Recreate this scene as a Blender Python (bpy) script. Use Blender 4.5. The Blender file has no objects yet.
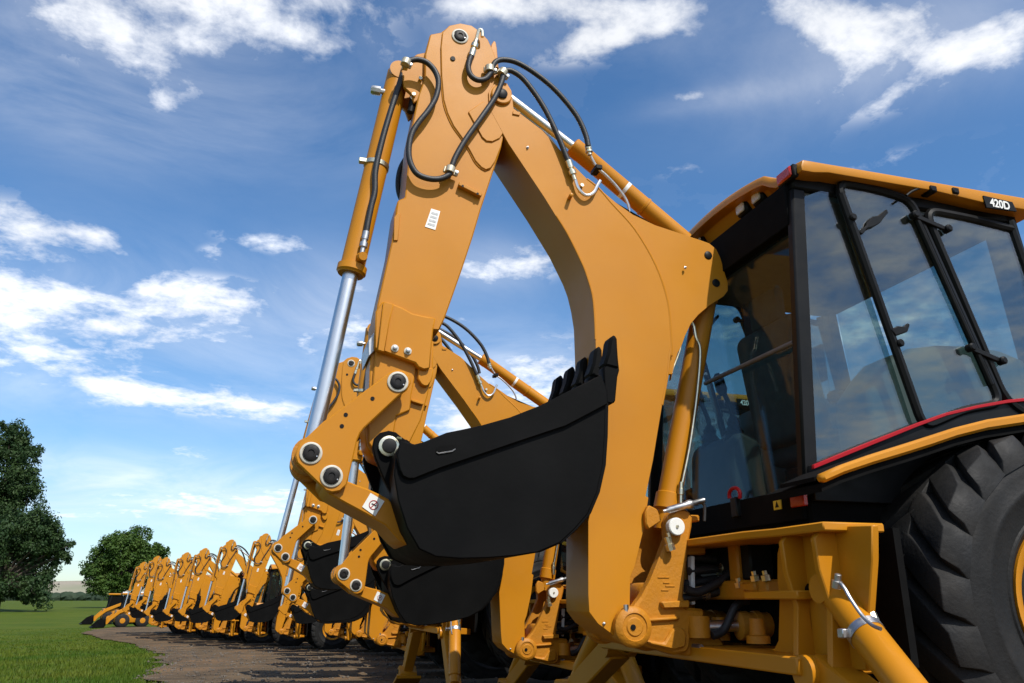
import bpy, bmesh, math, random
from mathutils import Vector, Matrix, noise
R = math.radians
random.seed(7)
sc = bpy.context.scene
COL = sc.collection

# ------------------------------------------------------------------ materials
def newmat(name):
    m = bpy.data.materials.new(name); m.use_nodes = True
    nt = m.node_tree
    for n in list(nt.nodes): nt.nodes.remove(n)
    return m, nt, nt.nodes, nt.links

def noise_fac(nt, scale, detail=4, lo=.35, hi=.65, a=0., b=1., coord='Object', rough=.55):
    N, L = nt.nodes, nt.links
    tc = N.new('ShaderNodeTexCoord'); t = N.new('ShaderNodeTexNoise')
    t.inputs['Scale'].default_value = scale; t.inputs['Detail'].default_value = detail
    t.inputs['Roughness'].default_value = rough
    L.new(tc.outputs[coord], t.inputs['Vector'])
    mr = N.new('ShaderNodeMapRange'); mr.clamp = True
    for k, v in zip(('From Min', 'From Max', 'To Min', 'To Max'), (lo, hi, a, b)): mr.inputs[k].default_value = v
    L.new(t.outputs['Fac'], mr.inputs['Value'])
    return mr.outputs['Result']

def mixcol(nt, fac, c1, c2):
    N, L = nt.nodes, nt.links
    m = N.new('ShaderNodeMix'); m.data_type = 'RGBA'
    for i, c in ((6, c1), (7, c2)):
        if isinstance(c, tuple): m.inputs[i].default_value = (*c, 1)
        else: L.new(c, m.inputs[i])
    if isinstance(fac, float): m.inputs[0].default_value = fac
    else: L.new(fac, m.inputs[0])
    return m.outputs[2]

def surf(name, c1, c2=None, rough=.5, rough2=None, metal=0., scale=6., coat=0., bump=0., bscale=60., spec=.5, dust=0., dustcol=(.30, .24, .17), coord='Object'):
    m, nt, N, L = newmat(name)
    o = N.new('ShaderNodeOutputMaterial'); b = N.new('ShaderNodeBsdfPrincipled')
    L.new(b.outputs[0], o.inputs[0])
    col = mixcol(nt, noise_fac(nt, scale, coord=coord), c1, c2 or c1)
    if dust > 0:
        col = mixcol(nt, noise_fac(nt, 3.1, 7, .48, .75, 0, dust, coord=coord, rough=.7), col, dustcol)
    L.new(col, b.inputs['Base Color'])
    if rough2 is not None:
        L.new(noise_fac(nt, scale * 1.7, 5, a=rough, b=rough2, coord=coord), b.inputs['Roughness'])
    else: b.inputs['Roughness'].default_value = rough
    b.inputs['Metallic'].default_value = metal
    b.inputs['Coat Weight'].default_value = coat; b.inputs['Coat Roughness'].default_value = .15
    b.inputs['Specular IOR Level'].default_value = spec
    if bump:
        bp = N.new('ShaderNodeBump'); bp.inputs['Strength'].default_value = bump; bp.inputs['Distance'].default_value = .01
        L.new(noise_fac(nt, bscale, 3, 0, 1, coord=coord), bp.inputs['Height']); L.new(bp.outputs[0], b.inputs['Normal'])
    return m

M = {}
M['paint'] = surf('yellow_paint', (.515, .205, .0075), (.475, .184, .006), .36, .5, scale=1.6, coat=.04, spec=.28, bump=.02, bscale=14, dust=.14, dustcol=(.36, .19, .05))
M['casting'] = surf('painted_casting', (.48, .188, .008), (.44, .17, .007), .48, .6, spec=.35, scale=5, bump=.25, bscale=70, dust=.30, dustcol=(.33, .19, .07))
M['black'] = surf('black_bucket_paint', (.003, .003, .003), (.005, .005, .005), .5, .62, scale=3, bump=.06, bscale=40, spec=.07, dust=.05, dustcol=(.02, .018, .016))
M['trim'] = surf('black_trim', (.006, .006, .006), (.009, .009, .009),   .4, .5, scale=9, spec=.16)
M['matte'] = surf('black_liner', (.004, .004, .004), (.006, .006, .006), .9, scale=9, spec=.08)
M['hose'] = surf('hose_rubber', (.012, .012, .013), (.018, .018, .019), .5, scale=30, bump=.15, bscale=250)
M['chrome'] = surf('chrome', (.74, .73, .72), (.70, .69, .68), .3, .36, metal=1, scale=5)
M['zinc'] = surf('zinc_plate', (.72, .66, .46), (.62, .58, .46), .28, .42, metal=1, scale=40)
M['steel'] = surf('bare_steel', (.5, .5, .5), (.42, .42, .42), .35, .5, metal=1, scale=30)
M['strut'] = surf('strut_grey', (.10, .10, .10), (.12, .12, .12), .6, scale=20)
M['white'] = surf('white_paint', (.78, .78, .74), (.74, .74, .70), .45, scale=20)
M['decalgrey'] = surf('decal_grey', (.35, .35, .34), (.5, .5, .5), .5, scale=60)
M['decalyellow'] = surf('decal_yellow', (.72, .52, .03), (.70, .50, .03), .4, scale=20)
M['red'] = surf('red_stripe', (.36, .008, .014), (.33, .008, .013), .45, scale=8, spec=.2)
M['tyre'] = surf('tyre_rubber', (.008, .008, .008), (.014, .0135, .013), .6, .78, scale=6, bump=.2, bscale=60, spec=.26, dust=.45, dustcol=(.036, .031, .025))
M['seat'] = surf('seat_cloth', (.07, .075, .075), (.05, .055, .055), .85, scale=14, bump=.3, bscale=200)
M['liner'] = surf('cab_lining', (.10, .10, .095), (.12, .12, .115), .8, scale=14)
M['arch'] = surf('grey_moulding', (.13, .14, .14), (.16, .165, .165), .7, scale=5, bump=.1, bscale=120)
M['collar'] = surf('pin_collar', (.56, .53, .45), (.44, .41, .34), .5, scale=30)
M['pinface'] = surf('pin_face', (.006, .006, .007), (.012, .011, .010), .45, .6, scale=40, spec=.25, dust=.25, dustcol=(.035, .025, .016))
M['clamp'] = surf('clamp_zinc', (.62, .55, .40), (.52, .46, .34), .38, .5, metal=.6, scale=40)
M['console'] = surf('console_plastic', (.035, .037, .037), (.045, .047, .047), .6, scale=14, spec=.3)
M['redlens'] = surf('red_lens', (.55, .03, .015), (.46, .02, .012), .15, scale=40, coat=.5, bump=.4, bscale=160)
M['lens'] = surf('clear_lens', (.55, .53, .48), (.75, .72, .66), .12, scale=90, coat=.6, bump=.6, bscale=160)
M['bark'] = surf('bark', (.05, .037, .026), (.085, .065, .048), .9, scale=3, bump=.6, bscale=12)
M['shed'] = surf('shed_white', (.75, .75, .73), (.68, .68, .66), .6, scale=.7)
M['stone'] = surf('stone_grey', (.06, .048, .036), (.14, .115, .088), .9, scale=1.5)

def glass(name, tint, dusty, refl=1.):
    m, nt, N, L = newmat(name)
    o = N.new('ShaderNodeOutputMaterial')
    t = N.new('ShaderNodeBsdfTransparent'); t.inputs[0].default_value = (*tint, 1)
    d = N.new('ShaderNodeBsdfDiffuse'); d.inputs[0].default_value = (.55, .58, .58, 1)
    g = N.new('ShaderNodeBsdfGlossy'); g.inputs['Roughness'].default_value = .02; g.inputs[0].default_value = (.95, .97, 1, 1)
    lw = N.new('ShaderNodeLayerWeight'); lw.inputs[0].default_value = .5
    pw = N.new('ShaderNodeMath'); pw.operation = 'POWER'; L.new(lw.outputs['Facing'], pw.inputs[0]); pw.inputs[1].default_value = 4.0
    f = N.new('ShaderNodeMath'); f.operation = 'MULTIPLY_ADD'; L.new(pw.outputs[0], f.inputs[0]); f.inputs[1].default_value = .93 * refl; f.inputs[2].default_value = .055 * refl
    m1 = N.new('ShaderNodeMixShader'); m1.inputs[0].default_value = dusty
    L.new(t.outputs[0], m1.inputs[1]); L.new(d.outputs[0], m1.inputs[2])
    m2 = N.new('ShaderNodeMixShader')
    L.new(f.outputs[0], m2.inputs[0]); L.new(m1.outputs[0], m2.inputs[1]); L.new(g.outputs[0], m2.inputs[2])
    L.new(m2.outputs[0], o.inputs[0])
    return m
M['glass'] = glass('tinted_glass', (.58, .68, .67), .010, 1.6)
M['rearglass'] = glass('rear_glass', (.74, .84, .85), .008, .28)

# ------------------------------------------------------------------ mesh builder
NEWOBJ = []
class MB:
    def __init__(s): s.bm = bmesh.new(); s.mats = []; s.done = []
    def mi(s, mat):
        if mat not in s.mats: s.mats.append(mat)
        return s.mats.index(mat)
    def _take(s, bm, mat, bevel=0., seg=1, sharp=35):
        if bevel > 0:
            bm.normal_update()
            es = [e for e in bm.edges if len(e.link_faces) == 2 and e.calc_face_angle(0) > R(sharp)]
            if es:
                bmesh.ops.bevel(bm, geom=es, offset=bevel, segments=seg, profile=.5, affect='EDGES', clamp_overlap=True)
        i = s.mi(mat)
        for f in bm.faces: f.material_index = i
        me = bpy.data.meshes.new('t'); bm.to_mesh(me); bm.free(); s.bm.from_mesh(me); bpy.data.meshes.remove(me)
        return s
    def prism(s, pts, a, b, mat='paint', axis='y', bevel=.004, seg=1):
        bm = bmesh.new()
        def P(p, t):
            return (p[0], t, p[1]) if axis == 'y' else ((t, p[0], p[1]) if axis == 'x' else (p[0], p[1], t))
        q = [pts[0]]
        for p in pts[1:]:
            if (Vector(p) - Vector(q[-1])).length > 1e-4: q.append(p)
        if (Vector(q[0]) - Vector(q[-1])).length < 1e-4: q.pop()
        va = [bm.verts.new(P(p, a)) for p in q]; vb = [bm.verts.new(P(p, b)) for p in q]
        bm.faces.new(va); bm.faces.new(list(reversed(vb)))
        n = len(q)
        for i in range(n): bm.faces.new((va[i], vb[i], vb[(i + 1) % n], va[(i + 1) % n]))
        bmesh.ops.recalc_face_normals(bm, faces=bm.faces[:])
        return s._take(bm, mat, bevel, 1 if bevel < .015 else seg)
    def box(s, lo, hi, mat='paint', bevel=.004, seg=1):
        return s.prism([(lo[0], lo[2]), (hi[0], lo[2]), (hi[0], hi[2]), (lo[0], hi[2])], lo[1], hi[1], mat, 'y', bevel, seg)
    def bar(s, p, q, w, h, mat='paint', up=(0, 0, 1), bevel=.004):
        p = Vector(p); q = Vector(q); d = (q - p).normalized(); u = Vector(up)
        if abs(d.dot(u)) > .98: u = Vector((1, 0, 0))
        sd = d.cross(u).normalized(); u = sd.cross(d).normalized()
        bm = bmesh.new(); vs = []
        for c in (p, q): vs.append([bm.verts.new(c + sd * (w / 2 * a) + u * (h / 2 * b)) for a, b in ((-1, -1), (1, -1), (1, 1), (-1, 1))])
        bm.faces.new(vs[0]); bm.faces.new(list(reversed(vs[1])))
        for i in range(4): bm.faces.new((vs[0][i], vs[1][i], vs[1][(i + 1) % 4], vs[0][(i + 1) % 4]))
        bmesh.ops.recalc_face_normals(bm, faces=bm.faces[:])
        return s._take(bm, mat, bevel)
    def cyl(s, p, q, r, r2=None, mat='paint', seg=24, bevel=0.):
        return s.sweep([Vector(p), Vector(q)], [r, r if r2 is None else r2], mat, seg, bevel)
    def rings(s, p, d, prof, mat='paint', seg=28):
        d = Vector(d).normalized(); p = Vector(p)
        return s.sweep([p + d * a for a, r in prof], [r for a, r in prof], mat, seg, 0, fixed=d)
    def sweep(s, pts, rad, mat='paint', seg=12, bevel=0., fixed=None):
        pts = [Vector(p) for p in pts]
        if not isinstance(rad, list): rad = [rad] * len(pts)
        bm = bmesh.new(); n = len(pts); loops = []; u = None
        for i in range(n):
            d = fixed if fixed else (pts[min(i + 1, n - 1)] - pts[max(i - 1, 0)])
            d = d.normalized()
            if u is None:
                u = d.orthogonal().normalized()
            else:
                u = (u - d * u.dot(d)).normalized()
            v = d.cross(u)
            loops.append([bm.verts.new(pts[i] + (u * math.cos(t) + v * math.sin(t)) * max(rad[i], 1e-4)) for t in (2 * math.pi * k / seg for k in range(seg))])
        for a, b in zip(loops, loops[1:]):
            for k in range(seg): bm.faces.new((a[k], a[(k + 1) % seg], b[(k + 1) % seg], b[k]))
        bm.faces.new(list(reversed(loops[0]))); bm.faces.new(loops[-1])
        bmesh.ops.recalc_face_normals(bm, faces=bm.faces[:])
        return s._take(bm, mat, bevel)
    def tube(s, pts, r, mat='hose', seg=10, n=7):
        return s.sweep(spline(pts, n), r, mat, seg)
    def grid(s, rows, mat='paint', flip=False):
        bm = bmesh.new(); vv = [[bm.verts.new(p) for p in r] for r in rows]
        for a, b in zip(vv, vv[1:]):
            for i in range(len(a) - 1):
                f = (a[i], a[i + 1], b[i + 1], b[i])
                bm.faces.new(f if not flip else f[::-1])
        return s._take(bm, mat)
    def cut(s):
        if len(s.bm.verts): s.done.append((s.bm, s.mats))
        s.bm = bmesh.new(); s.mats = []
    def build(s, name, parent=None, angle=38):
        if s.done:
            s.cut(); o = None
            for bm, mats in s.done:
                t = MB(); t.bm.free(); t.bm = bm; t.mats = mats; o = t.build(name, parent, angle)
                NEWOBJ.append(o)
            return o
        me = bpy.data.meshes.new(name); s.bm.to_mesh(me); s.bm.free()
        for m in s.mats: me.materials.append(M[m] if isinstance(m, str) else m)
        for p in me.polygons: p.use_smooth = True
        try: me.set_sharp_from_angle(angle=R(angle))
        except Exception: pass
        o = bpy.data.objects.new(name, me); COL.objects.link(o)
        if parent: o.parent = parent
        return o

def spline(pts, n=7):
    P = [Vector(p) for p in pts]; out = []
    if len(P) < 3: return P
    for i in range(len(P) - 1):
        p0, p1, p2, p3 = P[max(i - 1, 0)], P[i], P[i + 1], P[min(i + 2, len(P) - 1)]
        for k in range(n):
            t = k / n
            out.append(.5 * ((2 * p1) + (p2 - p0) * t + (2 * p0 - 5 * p1 + 4 * p2 - p3) * t * t + (3 * p1 - p0 - 3 * p2 + p3) * t ** 3))
    out.append(P[-1]); return out

def arc(c, r, a0, a1, n=8):
    return [(c[0] + r * math.cos(R(a0 + (a1 - a0) * i / n)), c[1] + r * math.sin(R(a0 + (a1 - a0) * i / n))) for i in range(n + 1)]

def smooth2(pts, n=4):
    return [(p[0], p[1]) for p in spline([(a, b, 0) for a, b in pts], n)]

def tag(o, label=None, cat=None, group=None, kind=None):
    if label: o['label'] = label
    if cat: o['category'] = cat
    if group: o['group'] = group
    if kind: o['kind'] = kind
    return o

def empty(name, loc=(0, 0, 0), rz=0.):
    o = bpy.data.objects.new(name, None); COL.objects.link(o); o.location = loc; o.rotation_euler = (0, 0, rz)
    o.empty_display_size = .2
    return o

# ------------------------------------------------------------------ ground profile (falls gently away along the row)
GP = [(-60, .0), (2.5, 0), (6.6, -.22), (12.6, -.44), (20, -.66), (28, -.84), (40, -.97), (60, -.98), (90, -.86), (160, -.50), (320, .05), (700, .28), (3000, .45)]
def gz(y):
    for (a, za), (b, zb) in zip(GP, GP[1:]):
        if y <= b:
            t = max(0, (y - a) / (b - a)); return za + (zb - za) * t
    return GP[-1][1]

# ------------------------------------------------------------------ the backhoe loader (x forward, y away, origin under the boom foot pin)
STAB = {}
BACKHOE = []      # parts that swing up and down with the boom
FINE = set()      # part names too small to copy onto far machines
def machine(root):
    def part(mb, name, parent=root, hoe=False, fine=False):
        NEWOBJ.clear(); o = mb.build(name, parent)
        if hoe: BACKHOE.extend(q.name for q in (NEWOBJ or [o]))
        if fine: FINE.add(name)
        return o
    FOOT = [(0.009,0.570)][0]
    TIP = [(-0.583,3.144)][0]
    STOP = [(-0.804,3.464)][0]
    LK, P1, P2 = [(-1.054,1.575),(-1.394,1.249),(-1.306,1.159)]
    BK = [(-1.080,1.293)][0]

    def pin(parent, c, y, r=.044, hoe=False):
        m = MB()
        m.rings((c[0], y, c[1]), (0, -1, 0), [(0, r), (.005, r), (.007, r * .94), (.007, r * .80), (.003, r * .78)], 'collar', 28)
        m.rings((c[0], y - .002, c[1]), (0, -1, 0), [(0, r * .72), (.010, r * .72), (.012, r * .66), (.012, r * .30), (.008, r * .26), (.008, .001)], 'pinface', 24)
        m.rings((c[0] + r * .52, y - .012, c[1] - r * .30), (0, -1, 0), [(0, .004), (.004, .003)], 'steel', 8)
        o = m.build('pin', parent); FINE.add('pin') if r < .02 else None
        return o

    # ---- boom
    BO = [(-0.645,3.058),(-0.649,3.152),(-0.627,3.199),(-0.591,3.229),(-0.552,3.225),(-0.528,3.185),(-0.517,3.082),(-0.363,2.981),(-0.206,2.819),(-0.218,2.825),(-0.124,2.738),(-0.061,2.694),(0.010,2.617),(0.072,2.556),(0.134,2.485),(0.195,2.398),(0.238,2.302),(0.274,2.210),(0.292,2.117),(0.301,2.032),(0.300,1.947),(0.297,1.825),(0.291,1.857),(0.266,1.721),(0.228,1.572),(0.193,1.427),(0.163,1.300),(0.116,1.136),(0.130,1.128),(0.097,0.983),(0.045,0.822),(0.022,0.778),(0.012,0.643),(0.045,0.630),(0.072,0.600),(0.075,0.564),(0.058,0.528),(0.029,0.504),(-0.013,0.499),(-0.086,0.547),(-0.139,0.583),(-0.178,0.631),(-0.180,0.703),(-0.170,1.015),(-0.129,1.153),(-0.111,1.383),(-0.106,1.848),(-0.107,1.953),(-0.108,2.013),(-0.120,2.103),(-0.138,2.186),(-0.162,2.253),(-0.235,2.402),(-0.356,2.595),(-0.544,2.871)]
    m = MB()
    m.prism(BO, -.14, .14, 'paint', bevel=.005)
    # bosses around the tip and foot pins
    m.rings((TIP[0], -.138, TIP[1]), (0, -1, 0), [(0, .055), (.014, .055), (.018, .05)], 'paint')
    m.rings((TIP[0], .138, TIP[1]), (0, 1, 0), [(0, .055), (.014, .055), (.018, .05)], 'paint')
    m.rings((TIP[0], -.155, TIP[1]), (0, -1, 0), [(0, .028), (.008, .028), (.01, .025)], 'trim')
    boom = part(m, 'boom', hoe=True)
    GO = [(-0.054,2.703),(0.035,2.636),(0.176,2.553),(0.121,2.582),(0.260,2.534),(0.410,2.505),(0.511,2.485),(0.566,2.473),(0.605,2.444),(0.625,2.398),(0.656,2.260),(0.653,2.214),(0.623,2.178),(0.532,2.116),(0.469,2.062),(0.423,2.010),(0.386,1.944),(0.366,1.896),(0.338,1.848),(0.319,1.801),(0.291,1.704),(0.298,1.735),(0.255,1.731),(0.250,1.977),(0.179,2.285),(0.028,2.510)]
    GP_ = [(0.553,2.402),(0.586,2.249)]
    for sy in (-1, 1):
        m = MB(); a, b = sorted((sy * .104, sy * .126)); m.prism(GO, a, b, 'paint', bevel=.004)
        for c in GP_:
            m.rings((c[0], sy * .124, c[1]), (0, sy, 0), [(0, .022), (.006, .022), (.008, .019)], 'trim', 20)
        part(m, 'cylinder_bracket', boom)
    m = MB()   # weld bead along the bracket edge and small welded stops
    WB = [(-0.124,2.738),(-0.061,2.694),(0.010,2.617),(0.134,2.485),(0.238,2.302),(0.292,2.117),(0.300,1.947),(0.297,1.825),(0.291,1.857),(0.266,1.721),(0.228,1.572)]
    m.tube([(x, -.136, z) for x, z in WB], .007, 'paint', 8, 4)
    c = [(-0.223,2.609)][0]
    m.rings((c[0], -.139, c[1]), (-.1, -1, 0), [(0, .010), (.045, .010), (.047, .007)], 'paint', 12)
    q = [(-0.520,3.064),(-0.481,3.063),(-0.486,3.041),(-0.524,3.043)]
    m.prism(q, -.147, -.139, 'paint', bevel=.002)
    part(m, 'weld_bead', boom, fine=True)
    m = MB()
    for T in ([(-0.107,1.871),(-0.107,1.983),(-0.114,2.096),(-0.139,2.193),(-0.165,2.264),(-0.235,2.408),(-0.295,2.503)],):
        m.cut(); m.tube([(x, -.1395, z) for x, z in T], .0045, 'paint', 6, 5)
    part(m, 'weld_bead', boom, fine=True)
    m = MB()
    for c in [(0.404,2.307),(-0.112,0.583),(-0.443,2.864)]:
        m.cut(); m.rings((c[0], -.139, c[1]), (0, -1, 0), [(0, .007), (.005, .007), (.006, .004), (.012, .004), (.013, .002)], 'steel', 8)
    part(m, 'grease_nipple', boom, fine=True)

    # ---- stick cylinder on top of the boom
    A, B = [(-0.146,3.008),(0.513,2.518)]
    d = (Vector((B[0], 0, B[1])) - Vector((A[0], 0, A[1]))).normalized()
    m = MB()
    m.rings((A[0], 0, A[1]), d, [(0, .044), (.006, .052), (.06, .052), (.064, .05), (.50, .05), (.502, .054), (.515, .054), (.517, .05), (.80, .05)], 'paint', 28)
    scy = part(m, 'stick_cylinder', hoe=True)
    m = MB(); m.cyl((STOP[0] + .01, 0, STOP[1] - .03), (A[0] + d.x * .01, 0, A[1] + d.z * .01), .026, None, 'chrome', 20)
    m.rings((STOP[0], -.05, STOP[1]), (0, 1, 0), [(0, .05), (.1, .05)], 'steel')
    part(m, 'cylinder_rod', scy)
    m = MB(); w = Vector((A[0], 0, A[1])) + d * .36
    m.rings(w, d, [(0, .0505), (.02, .0505)], 'white', 24); part(m, 'paint_band', scy, fine=True)

    # ---- boom lift cylinder between the bracket and the swing post
    A, B = [(0.606,2.249),(0.293,1.091)]
    d = (Vector((B[0], 0, B[1])) - Vector((A[0], 0, A[1]))).normalized()
    m = MB(); L = (Vector((B[0], 0, B[1])) - Vector((A[0], 0, A[1]))).length
    m.rings((A[0], 0, A[1]), d, [(-.05, .04), (-.04, .064), (.05, .064), (.055, .058), (L - .08, .058), (L - .075, .066), (L, .066), (L + .01, .05), (L + .1, .045)], 'paint', 28)
    bcy = part(m, 'boom_cylinder', hoe=True)
    m = MB(); T = [(0.457,-0.075,2.043),(0.468,-0.075,2.015),(0.475,-0.075,1.956),(0.493,-0.075,1.887),(0.461,-0.075,1.677),(0.401,-0.075,1.408),(0.342,-0.075,1.207),(0.333,-0.075,1.165)]
    m.cut(); m.tube(T, .0075, 'zinc', 8, 5)
    m.cut(); T = [(0.390,-0.070,1.911),(0.381,-0.070,1.879),(0.338,-0.070,1.783),(0.331,-0.070,1.755)]; m.tube(T, .005, 'zinc', 8, 5)
    m.cut(); e = [(0.338,-0.075,1.186)][0]
    m.rings(Vector(e) + Vector((0, 0, .03)), (-.1, 0, -1), [(0, .012), (.03, .012), (.032, .016), (.06, .016), (.062, .011), (.1, .011)], 'zinc', 10)
    part(m, 'steel_line', bcy)

    # ---- stick
    SO = [(-0.958,3.453),(-0.902,3.478),(-0.864,3.520),(-0.802,3.547),(-0.739,3.547),(-0.691,3.518),(-0.651,3.481),(-0.627,3.431),(-0.586,3.322),(-0.562,3.148),(-0.553,2.975),(-0.576,2.852),(-0.678,2.488),(-0.717,2.333),(-0.764,2.167),(-0.810,2.014),(-0.842,1.910),(-0.865,1.851),(-1.154,1.844),(-1.152,1.942),(-1.127,2.101),(-1.101,2.266),(-1.083,2.481),(-1.049,2.500),(-1.040,2.723),(-1.032,2.887),(-1.005,3.077),(-0.977,3.186),(-0.980,3.326)]
    m = MB(); m.prism(SO, -.12, .12, 'paint', bevel=.006, seg=2)
    stick = part(m, 'stick', hoe=True)
    DO = [(-0.902,3.379),(-0.896,3.471),(-0.861,3.521),(-0.803,3.549),(-0.743,3.549),(-0.695,3.521),(-0.654,3.480),(-0.627,3.422),(-0.594,3.320),(-0.568,3.147),(-0.561,2.940),(-0.579,2.852),(-0.609,2.763),(-0.632,2.721),(-0.656,2.707),(-0.681,2.718),(-0.712,2.749),(-0.743,2.806),(-0.781,2.866),(-0.827,2.928),(-0.859,2.995),(-0.880,3.068),(-0.894,3.203)]
    for sy in (-1, 1):
        m = MB(); a, b = sorted((sy * .119, sy * .131)); m.prism(DO, a, b, 'paint', bevel=.004)
        part(m, 'doubler_plate', stick)
        m = MB(); m.tube([(x, sy * .1205, z) for x, z in DO[14:26]], .0055, 'paint', 6, 4); part(m, 'weld_bead', stick, fine=True)
    m = MB()
    m.prism([(-0.754,3.017),(-0.674,3.095),(-0.628,3.064),(-0.572,2.988),(-0.562,2.944),(-0.588,2.895),(-0.626,2.868),(-0.657,2.866),(-0.680,2.884)], -.139, -.128, 'paint', bevel=.003)
    m.cut(); m.prism([(-0.793,2.611),(-0.677,2.565),(-0.683,2.546),(-0.798,2.591)], -.15, -.118, 'paint', bevel=.003)
    for c in [(-0.777,2.588),(-0.702,2.558)]: m.rings((c[0], -.1495, c[1]), (0, -1, 0), [(0, .006), (.002, .006)], 'trim', 10)
    m.cut(); c = [(-0.839,3.319)][0]; m.rings((c[0], -.131, c[1]), (0, -1, 0), [(0, .014), (.006, .012)], 'trim', 14)
    # welded tab at the top right and the flange strip along the left edge
    m.cut(); m.prism([(-0.642,3.371),(-0.617,3.506),(-0.605,3.531),(-0.595,3.526),(-0.588,3.485),(-0.578,3.366)], -.07, -.05, 'paint', bevel=.003)
    m.cut(); m.prism([(-1.096,2.387),(-1.080,2.413),(-1.069,2.407),(-1.074,2.270),(-1.094,2.267)], -.128, -.118, 'paint', bevel=.002)
    part(m, 'bracket', stick, fine=True)
    pin(stick, STOP, -.131, .044)
    LO = [(-1.092,3.222),(-1.069,3.281),(-1.015,3.341),(-0.972,3.361),(-0.962,3.172),(-0.972,3.100),(-1.022,3.047),(-1.042,3.103),(-1.077,3.131)]
    for sy in (-1, 1):
        m = MB(); a, b = sorted((sy * .065, sy * .09)); m.prism(LO, a, b, 'paint', bevel=.004)
        part(m, 'cylinder_lug', stick)
    q = [(-0.922,2.459),(-0.878,2.451),(-0.899,2.350),(-0.949,2.360)]
    m = MB(); m.prism(q, -.1225, -.119, 'white', bevel=0)
    for i in range(4):
        a = [q[j][0] for j in range(4)]; t0, t1 = .15 + i * .2, .26 + i * .2
        def lp(u, v): return ((q[0][0] * (1 - u) + q[1][0] * u) * (1 - v) + (q[3][0] * (1 - u) + q[2][0] * u) * v, (q[0][1] * (1 - u) + q[1][1] * u) * (1 - v) + (q[3][1] * (1 - u) + q[2][1] * u) * v)
        m.prism([lp(.15, t0), lp(.85, t0), lp(.85, t1), lp(.15, t1)], -.1235, -.1224, 'decalgrey', bevel=0)
    part(m, 'decal', stick)
    # sleeve around the sliding inner stick
    m = MB(); m.prism([(-1.131,1.960),(-1.089,1.954),(-1.038,1.937),(-0.994,1.916),(-0.940,1.908),(-0.886,1.905),(-0.895,1.850),(-0.901,1.766),(-0.905,1.663),(-0.932,1.655),(-0.958,1.665),(-0.972,1.683),(-1.156,1.736),(-1.159,1.908)], -.135, .135, 'paint', bevel=.006)
    m.prism([(-1.128,1.955),(-1.081,1.946),(-1.097,1.857),(-1.112,1.717),(-1.144,1.724)], -.148, -.134, 'paint', bevel=.004)
    m.prism([(-1.182,1.781),(-1.155,1.825),(-1.146,1.737),(-1.177,1.701)], -.10, .135, 'steel', bevel=.004)
    sleeve = part(m, 'sleeve', stick)
    for i, c in enumerate([(-1.066,1.742),(-1.008,1.734)]):
        m = MB(); m.rings((c[0], -.134, c[1]), (0, -1, 0), [(0, .017), (.006, .017), (.007, .013)], 'collar', 18)
        m.rings((c[0], -.14, c[1]), (0, -1, 0), [(0, .010), (.012, .010), (.013, .008)], 'steel', 6)
        part(m, 'bolt', stick, fine=True)
    # inner stick
    m = MB()
    m.prism([(-1.167,1.763),(-0.883,1.813),(-0.883,1.675),(-0.902,1.552),(-0.929,1.437),(-0.982,1.318),(-1.028,1.263),(-1.079,1.244),(-1.136,1.267),(-1.164,1.313),(-1.177,1.399),(-1.164,1.556)], -.085, .085, 'paint', bevel=.005)
    m.prism([(-1.146,1.762),(-0.959,1.684),(-0.965,1.629),(-0.978,1.542),(-0.980,1.476),(-1.040,1.447),(-1.050,1.343),(-1.078,1.265),(-1.122,1.275),(-1.156,1.324),(-1.157,1.452),(-1.151,1.571)], -.10, .10, 'paint', bevel=.005)
    m.prism([(-0.884,1.673),(-0.888,1.635),(-0.893,1.612),(-0.908,1.588),(-0.924,1.587),(-0.938,1.595),(-0.954,1.619),(-0.953,1.668)], -.112, .112, 'paint', bevel=.004)
    m.prism([(-0.976,1.526),(-0.921,1.512),(-0.925,1.501),(-0.977,1.514)], -.105, .105, 'paint', bevel=.003)
    inner = part(m, 'inner_stick', hoe=True)

    # ---- bucket cylinder
    A, B = [(-1.097,3.254),(-1.270,2.124)]
    d = (Vector((B[0], 0, B[1])) - Vector((A[0], 0, A[1]))).normalized(); L = (Vector((B[0], 0, B[1])) - Vector((A[0], 0, A[1]))).length
    m = MB()
    m.rings((A[0], 0, A[1]), d, [(-.02, .03), (-.012, .057), (L - .045, .057), (L - .043, .069), (L - .012, .069), (L - .006, .062), (L, .06)], 'paint', 28)
    m.rings((A[0], -.06, A[1] + .0), (0, 1, 0), [(0, .05), (.12, .05)], 'paint', 20)
    kcy = part(m, 'bucket_cylinder', hoe=True)
    m = MB(); m.cyl((B[0], 0, B[1]), (P1[0], 0, P1[1]), .036, None, 'chrome', 24)
    m.rings((P1[0], -.06, P1[1]), (0, 1, 0), [(0, .055), (.12, .055)], 'casting')
    part(m, 'cylinder_rod', kcy)
    m = MB(); c = Vector((A[0], 0, A[1])) + d * (L * .47)
    m.rings(c, d, [(0, .062), (.022, .062)], 'zinc', 24)
    m.box((c.x - .09, -.03, c.z - .012), (c.x - .05, .0, c.z + .012), 'zinc', .003)
    part(m, 'band_clamp', kcy)
    m = MB(); e = [(-1.163,3.130),(-1.207,3.117)]
    m.cut(); m.rings((e[0][0] + .03, -.02, e[0][1]), (-1, 0, 0), [(0, .014), (.05, .014), (.052, .024), (.09, .024), (.10, .018)], 'steel', 8)
    m.cut(); e = [(-1.022,-0.060,3.088),(-1.034,-0.060,3.009)]
    m.rings(e[0], (-.1, -1, 0), [(0, .016), (.02, .016), (.022, .010), (.05, .010)], 'zinc', 8)
    m.cut(); m.rings(Vector(e[0]) + Vector((.03, 0, .10)), (-.1, -1, 0), [(0, .014), (.02, .014), (.022, .010), (.05, .010)], 'zinc', 8)
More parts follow.
